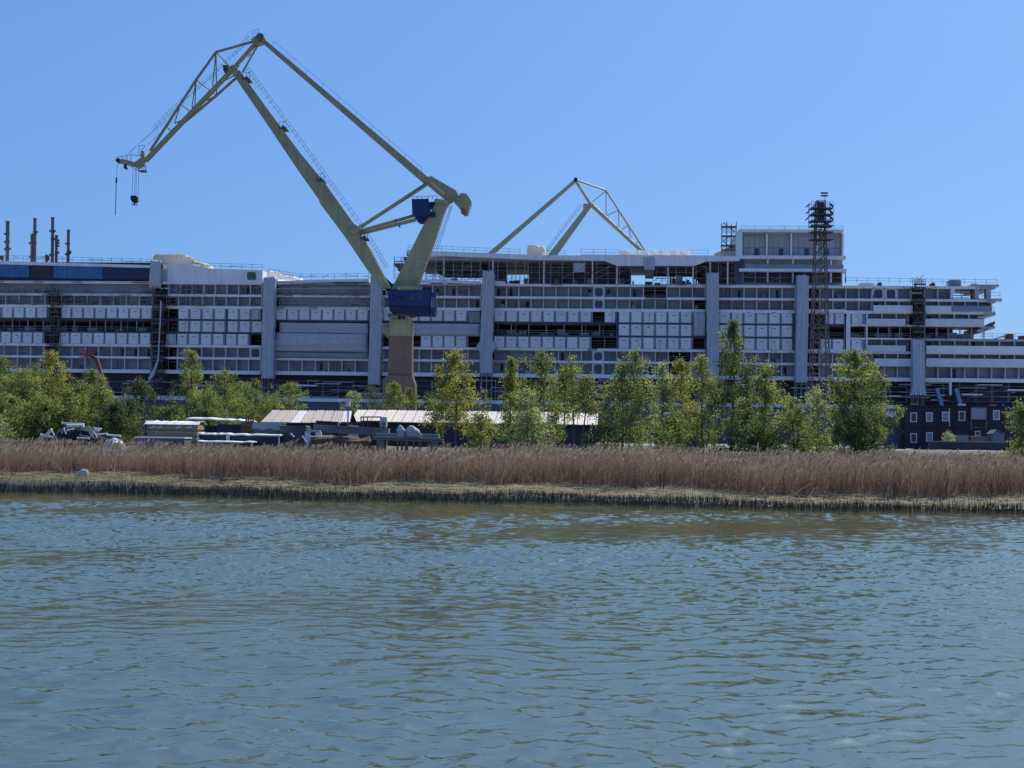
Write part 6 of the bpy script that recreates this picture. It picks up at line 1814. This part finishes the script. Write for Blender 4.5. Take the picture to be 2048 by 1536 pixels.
# low skip in front
def skip(name, label, px0, px1, py0, Y, dep, mt, rim, group=None):
    b_ = yard((px0+px1)/2, Y); xa_, xb_ = YP(px0, py0, Y).x, YP(px1, py0, Y).x; zt = YP((px0+px1)/2, py0, Y).z
    t = thing(name, label, 'container', b_, 0, group)
    m_ = MB(); m_.box(xa_, xb_, Y, Y+dep, b_.z, zt-.1)
    k = int((xb_-xa_)/.6)
    for i in range(k+1): m_.box(xa_+(xb_-xa_)*i/k-.04, xa_+(xb_-xa_)*i/k+.04, Y-.05, Y, b_.z, zt-.1)
    m_.build('body', mt, t, world=True)
    m_ = MB(); m_.box(xa_-.06, xb_+.06, Y-.08, Y+dep+.05, zt-.098, zt); m_.build('rim', rim, t, world=True)
    return t
skip('flat_container', 'low violet grey container with a bright white lid before the timber stack', 271, 368, 874, 99, 2.2, mat('violet grey paint', (.15, .15, .18), .6, .15, .6), M['steelw'])
# trays with white lids
for i, (px0, px1, y0, lab) in enumerate(((393, 456, 867, 'upper white topped flat rack beside the timber stack'), (455, 560, 869, 'white topped flat rack under the rusty grid'), (395, 505, 883, 'lowest white topped flat rack in the reed tops'))):
    b_ = yard((px0+px1)/2, 98.5+.2*i); Yk = 98.5+(.9 if i < 2 else -1.2)
    t = thing('flat_rack', lab, 'rack', b_, 0, 'white topped flat racks')
    xa_, xb_ = YP(px0, y0, Yk).x, YP(px1, y0, Yk).x; zt = YP((px0+px1)/2, y0, Yk).z
    n_ = 10; m_ = MB()
    for k in range(n_+1):
        x = xa_+(xb_-xa_)*k/n_; w_ = random.uniform(-.03, .03)
        for y in (Yk, Yk+1.0, Yk+2.0): m_.v.append((x, y, zt+w_+(.05 if y == Yk+1 else 0)))
    for k in range(n_):
        for j in range(2): a = k*3+j; m_.f.append((a, a+1, a+4, a+3)); m_.m.append(0)
    o = m_.build('lid_sheet', M['tarp'], t, world=True); so = o.modifiers.new('thickness', 'SOLIDIFY'); so.thickness = -.09
    m_ = MB(); m_.box(xa_+.15, xb_-.15, Yk+.2, Yk+1.9, b_.z, zt-.12); m_.build('dark_body', M['navywrap'], t, world=True)
    for s_ in (xa_+.05, xb_-.12): 
        m_ = MB(); m_.box(s_, s_+.08, Yk+.02, Yk+.1, b_.z, zt-.1); m_.build('leg', M['steelw'], t, world=True)
# canopy with white sheet roof, dark goods under it
CYd = 109.0
b0 = yard(440, CYd)
cn = thing('canopy_shelter', 'open shelter with a thin white sheet roof over dark wrapped goods', 'shelter', b0)
p, q = YP(376, 836, CYd), YP(499, 841, CYd)
m_ = MB(); n_ = 12
for k in range(n_+1):
    s_ = p.lerp(q, k/n_); w_ = random.uniform(-.05, .05)
    for y, dz in ((CYd-.6, 0), (CYd+1.2, .10), (CYd+3, -.02)): m_.v.append((s_.x, y, s_.z+w_+dz))
for k in range(n_):
    for j in range(2): a = k*3+j; m_.f.append((a, a+1, a+4, a+3)); m_.m.append(0)
o = m_.build('roof_sheet', M['tarp'], cn, world=True); so = o.modifiers.new('thickness', 'SOLIDIFY'); so.thickness = -.1
for k in (.03, .5, .97):
    s_ = p.lerp(q, k); m_ = MB(); m_.tube((s_.x, CYd, b0.z), (s_.x, CYd, s_.z-.1), .06, 6); m_.build('post', M['steelg'], cn, world=True)
block('wrapped_goods', 'navy wrapped goods stored under the white canopy', 'goods', 432, 484, 848, 870, 108.6, 2, M['navywrap'], .2)
block('wrapped_goods', 'grey netted goods at the near end of the canopy', 'goods', 400, 431, 851, 870, 108.5, 2, M['net'], .3)
# rusty grid rack
b0 = yard(492, 105.5); rg = thing('grid_rack', 'rusty square grid rack standing at the canopy end', 'rack', b0)
x0, x1 = YP(483, 850, 105.5).x, YP(506, 850, 105.5).x; z1 = YP(494, 830, 105.5).z
m_ = MB()
for i in range(6): m_.box(x0+(x1-x0)*i/5-.05, x0+(x1-x0)*i/5+.05, 105.5, 105.6, b0.z, z1-(.5 if i < 2 else 0))
for k in range(8): m_.box(x0, x1, 105.6, 105.68, b0.z+(z1-b0.z)*k/8, b0.z+(z1-b0.z)*k/8+.1)
m_.build('grid_bars', M['rust'], rg, world=True)['kind'] = 'stuff'
m_ = MB(); m_.box(x0, x0+.1, 105.7, 106.6, b0.z, b0.z+1.2); m_.box(x1-.1, x1, 105.7, 106.6, b0.z, b0.z+1.2); m_.build('back_stay', M['rust'], rg, world=True)
# covered crate, dark bin, girders
cc = block('covered_crate', 'tall crate under a sagging grey sheet beside the grid rack', 'crate', 507, 561, 847.5, 880, 103, 2.4, M['steelg'], .12)
m_ = MB(); xa_, xb_ = -(YP(561, 850, 103).x-YP(507, 850, 103).x)/2, (YP(561, 850, 103).x-YP(507, 850, 103).x)/2
hz = YP(534, 847.5, 103).z-cc.location.z; n_ = 12
for k in range(n_+1):
    x = xa_-.05+(xb_-xa_+.1)*k/n_
    for y, z in ((-.12, hz-.42+.07*math.sin(k*1.1)), (-.10, hz-.1), (.0, hz+.05), (2.4, hz+.03)): m_.v.append((x, y, z))
for k in range(n_):
    for j in range(3): a = k*4+j; m_.f.append((a, a+1, a+5, a+4)); m_.m.append(0)
o = m_.build('sheet', mat('grey cover sheet', (.34, .35, .36), .6, .12, .6), cc); so = o.modifiers.new('thickness', 'SOLIDIFY'); so.thickness = .03
block('waste_bin', 'dark grey ribbed bin between covered crate and girders', 'bin', 560, 613, 851, 880, 101, 2.0, mat('bin grey', (.085, .088, .10), .6, .2, .6), .1)
def girder(label, a, b_, Y, hgt, dep, mt, group='girders stacked in the yard', sup=True):
    p, q = YP(*a, Y), YP(*b_, Y); c0 = (p+q)/2; g_ = float(gz(c0.x, Y)); o0 = Vector((c0.x, Y, g_))
    m_ = MB(); lo = Vector((0, 0, -hgt))
    A, B = p-o0, q-o0
    def slab(z0, z1, y0, y1):
        v = [A+Vector((0, y0, z0)), B+Vector((0, y0, z0)), B+Vector((0, y1, z0)), A+Vector((0, y1, z0)), A+Vector((0, y0, z1)), B+Vector((0, y0, z1)), B+Vector((0, y1, z1)), A+Vector((0, y1, z1))]
        n_ = len(m_.v); m_.v += [tuple(x) for x in v]
        for k in ((0, 3, 2, 1), (4, 5, 6, 7), (0, 1, 5, 4), (1, 2, 6, 5), (2, 3, 7, 6), (3, 0, 4, 7)): m_.f.append(tuple(n_+i for i in k)); m_.m.append(0)
    slab(-.08, 0, -.12, dep+.12); slab(-hgt+.08, -.08, 0, dep); slab(-hgt, -hgt+.08, -.12, dep+.12)
    for f in (.25, .5, .75):
        s_ = A.lerp(B, f); m_.box(s_.x-.03, s_.x+.03, -.08, 0, s_.z-hgt+.08, s_.z-.08)
    if sup:
        for f in (.12, .88):
            s_ = A.lerp(B, f); m_.box(s_.x-.2, s_.x+.2, 0, dep, 0, s_.z-hgt)
    o = m_.build('steel_girder', mt); o.location = o0
    return tag(o, label, 'girder', group)
girder('long grey box girder sloping across the middle of the yard', (627, 848.5), (777, 857), 100, .55, 1.2, M['steelg'])
girder('short girder piece lying on top of the long box girder', (632, 841), (676, 843.5), 100.6, .24, .8, M['shedwall'])
girder('thin pale beam at the near end of the girder stack', (612, 859.5), (640, 861), 99, .12, .5, M['steelw'])
girder('pale green beam lying below the bulk bags', (752, 865.5), (878, 868), 98.5, .30, .8, mat('pale green primer', (.34, .38, .36), .6, .15, .6))
girder('lower pale beam nearest the reeds below the bags', (745, 873), (886, 878), 97.6, .22, .6, M['concrete'])
heap('scrap_pile', 'brown scrap and planks under the long girder', 'heap', [(612, 886), (625, 872), (640, 870), (660, 868), (680, 872), (700, 871), (720, 874), (740, 873), (752, 886)], 886, 98.2, 1.2, M['rust'], 14)
for lab, a, b_ in (('short white plank leaning in the brown scrap', (604, 872), (613, 884)), ('pale plank across the brown scrap', (620, 873), (664, 874)), ('white plank end by the dark bin', (581, 867), (587, 873))):
    pipe(lab, a, b_, 97.6, .07, M['steelw'])
# frame with control box on the girder
b0 = yard(745, 101.5); gf = thing('railing_stand', 'dark railing frame standing on legs above the long girder', 'frame', b0)
m_ = MB()
for px in (722, 727, 735, 761): m_.bar(YP(px, 834, 101.5), Vector((YP(px, 850, 101.5).x, 101.5, b0.z)), .07)
for y in (834, 842.5): m_.bar(YP(721, y, 101.5), YP(762, y, 101.5), .09)
m_.bar(YP(682, 845, 101.5), YP(722, 846, 101.5), .10)
m_.build('rails', M['shedwall'], gf, world=True)
cbx = thing('control_box', 'white control cabinet with a round grille beside the railing frame', 'cabinet', yard(766.5, 101))
p0, p1 = YP(760, 834, 101), YP(773, 854, 101); cz = cbx.location.z
m_ = MB(); m_.box(p0.x, p1.x, 101, 101.7, p1.z, p0.z); m_.box(p0.x+.05, p0.x+.12, 101.1, 101.6, cz, p1.z); m_.box(p1.x-.12, p1.x-.05, 101.1, 101.6, cz, p1.z); m_.build('cabinet', M['bag'], cbx, world=True)
c0 = YP(767, 848, 101); m_ = MB(); m_.tube((c0.x, 100.97, c0.z), (c0.x, 101, c0.z), .17, 14); m_.build('grille', M['steelg'], cbx, world=True)
# bulk bags
def bag(label, px, ytop, ybot, w_px, Y, seed):
    r = random.Random(seed); p = YP(px, ytop, Y); b_ = YP(px, ybot, Y); g_ = float(gz(p.x, Y)); h = p.z-b_.z; w_ = w_px*Y/F/2
    m_ = MB(); n_ = 14; rows_ = ((0, .95), (.08, 1), (.3, 1.04), (.48, 1.0), (.6, .9), (.7, .72), (.8, .55), (.88, .42), (.95, .3), (1, .12))
    for z, s_ in rows_:
        for k in range(n_):
            a = 2*math.pi*k/n_; sq = 1/max(abs(math.cos(a)), abs(math.sin(a)))**.6
            m_.v.append((math.cos(a)*w_*s_*sq*(1+r.uniform(-.06, .06))-.35*w_*z*z, math.sin(a)*w_*.8*s_*sq*(1+r.uniform(-.06, .06)), b_.z-g_+h*z))
    for j in range(len(rows_)-1):
        for k in range(n_): k2 = (k+1) % n_; m_.f.append((j*n_+k, j*n_+k2, (j+1)*n_+k2, (j+1)*n_+k)); m_.m.append(0)
    m_.f.append(tuple((len(rows_)-1)*n_+k for k in range(n_))); m_.m.append(0)
    t = thing('bulk_bag', label, 'bag', (p.x, Y, g_), 0, 'bulk bags on a pallet')
    m_.build('bag_body', M['bag'], t, smooth=True)
    q = MB(); q.box(-w_*1.05, w_*1.05, -w_*.9, w_*.9, b_.z-g_-.12, b_.z-g_-.02)
    for sx in (-.9, 0, .8): q.box(sx*w_, sx*w_+.1, -w_*.8, w_*.8, 0, b_.z-g_-.12)
    q.build('pallet', M['wood2'], t)
    s_ = MB()
    for sx in (-.95, .95): s_.box(sx*w_-.03, sx*w_+.03, -w_*.86, -w_*.80, b_.z-g_, b_.z-g_+h*.55)
    s_.build('strap', M['steelg'], t)
bag('white bulk bag with a tied neck above the pale green beam', 803, 850, 874, 19, 97.9, 2)
bag('second wider bulk bag with a folded top beside the first', 827, 851, 874, 30, 97.9, 3)
# lamp post between the sheds
b0 = yard(695.5, 113); lp_ = thing('lamp_post', 'slim grey lamp post between the two shed roofs', 'lamp post', b0)
p = YP(696, 813, 113); m_ = MB(); m_.tube((b0.x, 113, b0.z), (b0.x, 113, p.z), .07, 6, r2=.05); m_.build('pole', M['steelg'], lp_, world=True)
m_ = MB(); m_.prism([(b0.x-.16, p.z), (b0.x+.16, p.z), (b0.x+.12, p.z+.4), (b0.x-.12, p.z+.4)], 112.85, 113.15); m_.build('lamp_head', M['steelw'], lp_, world=True)

# --- shore: pale boulder, mooring stakes
def boulder(label, px, pyt, pyb, wpx, Y, seed):
    r = np.random.default_rng(seed); c0 = YP(px, pyb, Y); g_ = float(gz(c0.x, Y)); h = YP(px, pyt, Y).z-g_; w_ = wpx*Y/F
    m_ = MB(); nu, nv = 18, 10
    ph = r.uniform(0, 6.28, 6)
    for j in range(nv+1):
        v = math.pi*.5*j/nv
        for i in range(nu):
            u = 2*math.pi*i/nu
            k = 1+.13*math.sin(3*u+ph[0]+2*v)+.09*math.sin(5*u+ph[1]-3*v)+.05*math.sin(9*u+7*v+ph[2])
            f = math.sin(v)*.94+.06
            m_.v.append((w_/2*math.cos(u)*f*k+.12*w_*math.cos(v), w_*.35*math.sin(u)*f*k, h*math.cos(v)*(1+.12*math.sin(2*u+ph[3])*math.sin(v))-.03))
    for j in range(nv):
        for i in range(nu): i2 = (i+1) % nu; m_.f.append((j*nu+i, (j+1)*nu+i, (j+1)*nu+i2, j*nu+i2)); m_.m.append(0)
    o = m_.build('boulder', mat('pale granite', (.66, .60, .46), .85, .25, 4, bump=.8, bscale=9)); o.location = (c0.x, Y, g_)
    return tag(o, label, 'boulder')
boulder('pale rounded boulder on the grassy bank at the foot of the reeds', 164, 937, 951, 28, 75.0, 3)
for px, lab in ((1320, 'dark mooring stake at the reed edge, the slimmer one'), (1327, 'dark mooring stake at the reed edge, the taller one')):
    Yk = 69.0; c0 = YP(px, 970, Yk); g_ = float(gz(c0.x, Yk)); h = YP(px, 947 if px == 1320 else 943, Yk).z-g_
    m_ = MB(); m_.tube((0, 0, -.1), (.02, 0, h), .035 if px == 1320 else .045, 7, r2=.03); m_.tube((.02, 0, h-.12), (.02, 0, h-.06), .05, 7)
    o = m_.build('mooring_stake', M['rust']); o.location = (c0.x, Yk, g_); tag(o, lab, 'stake', 'stakes at the reed edge')
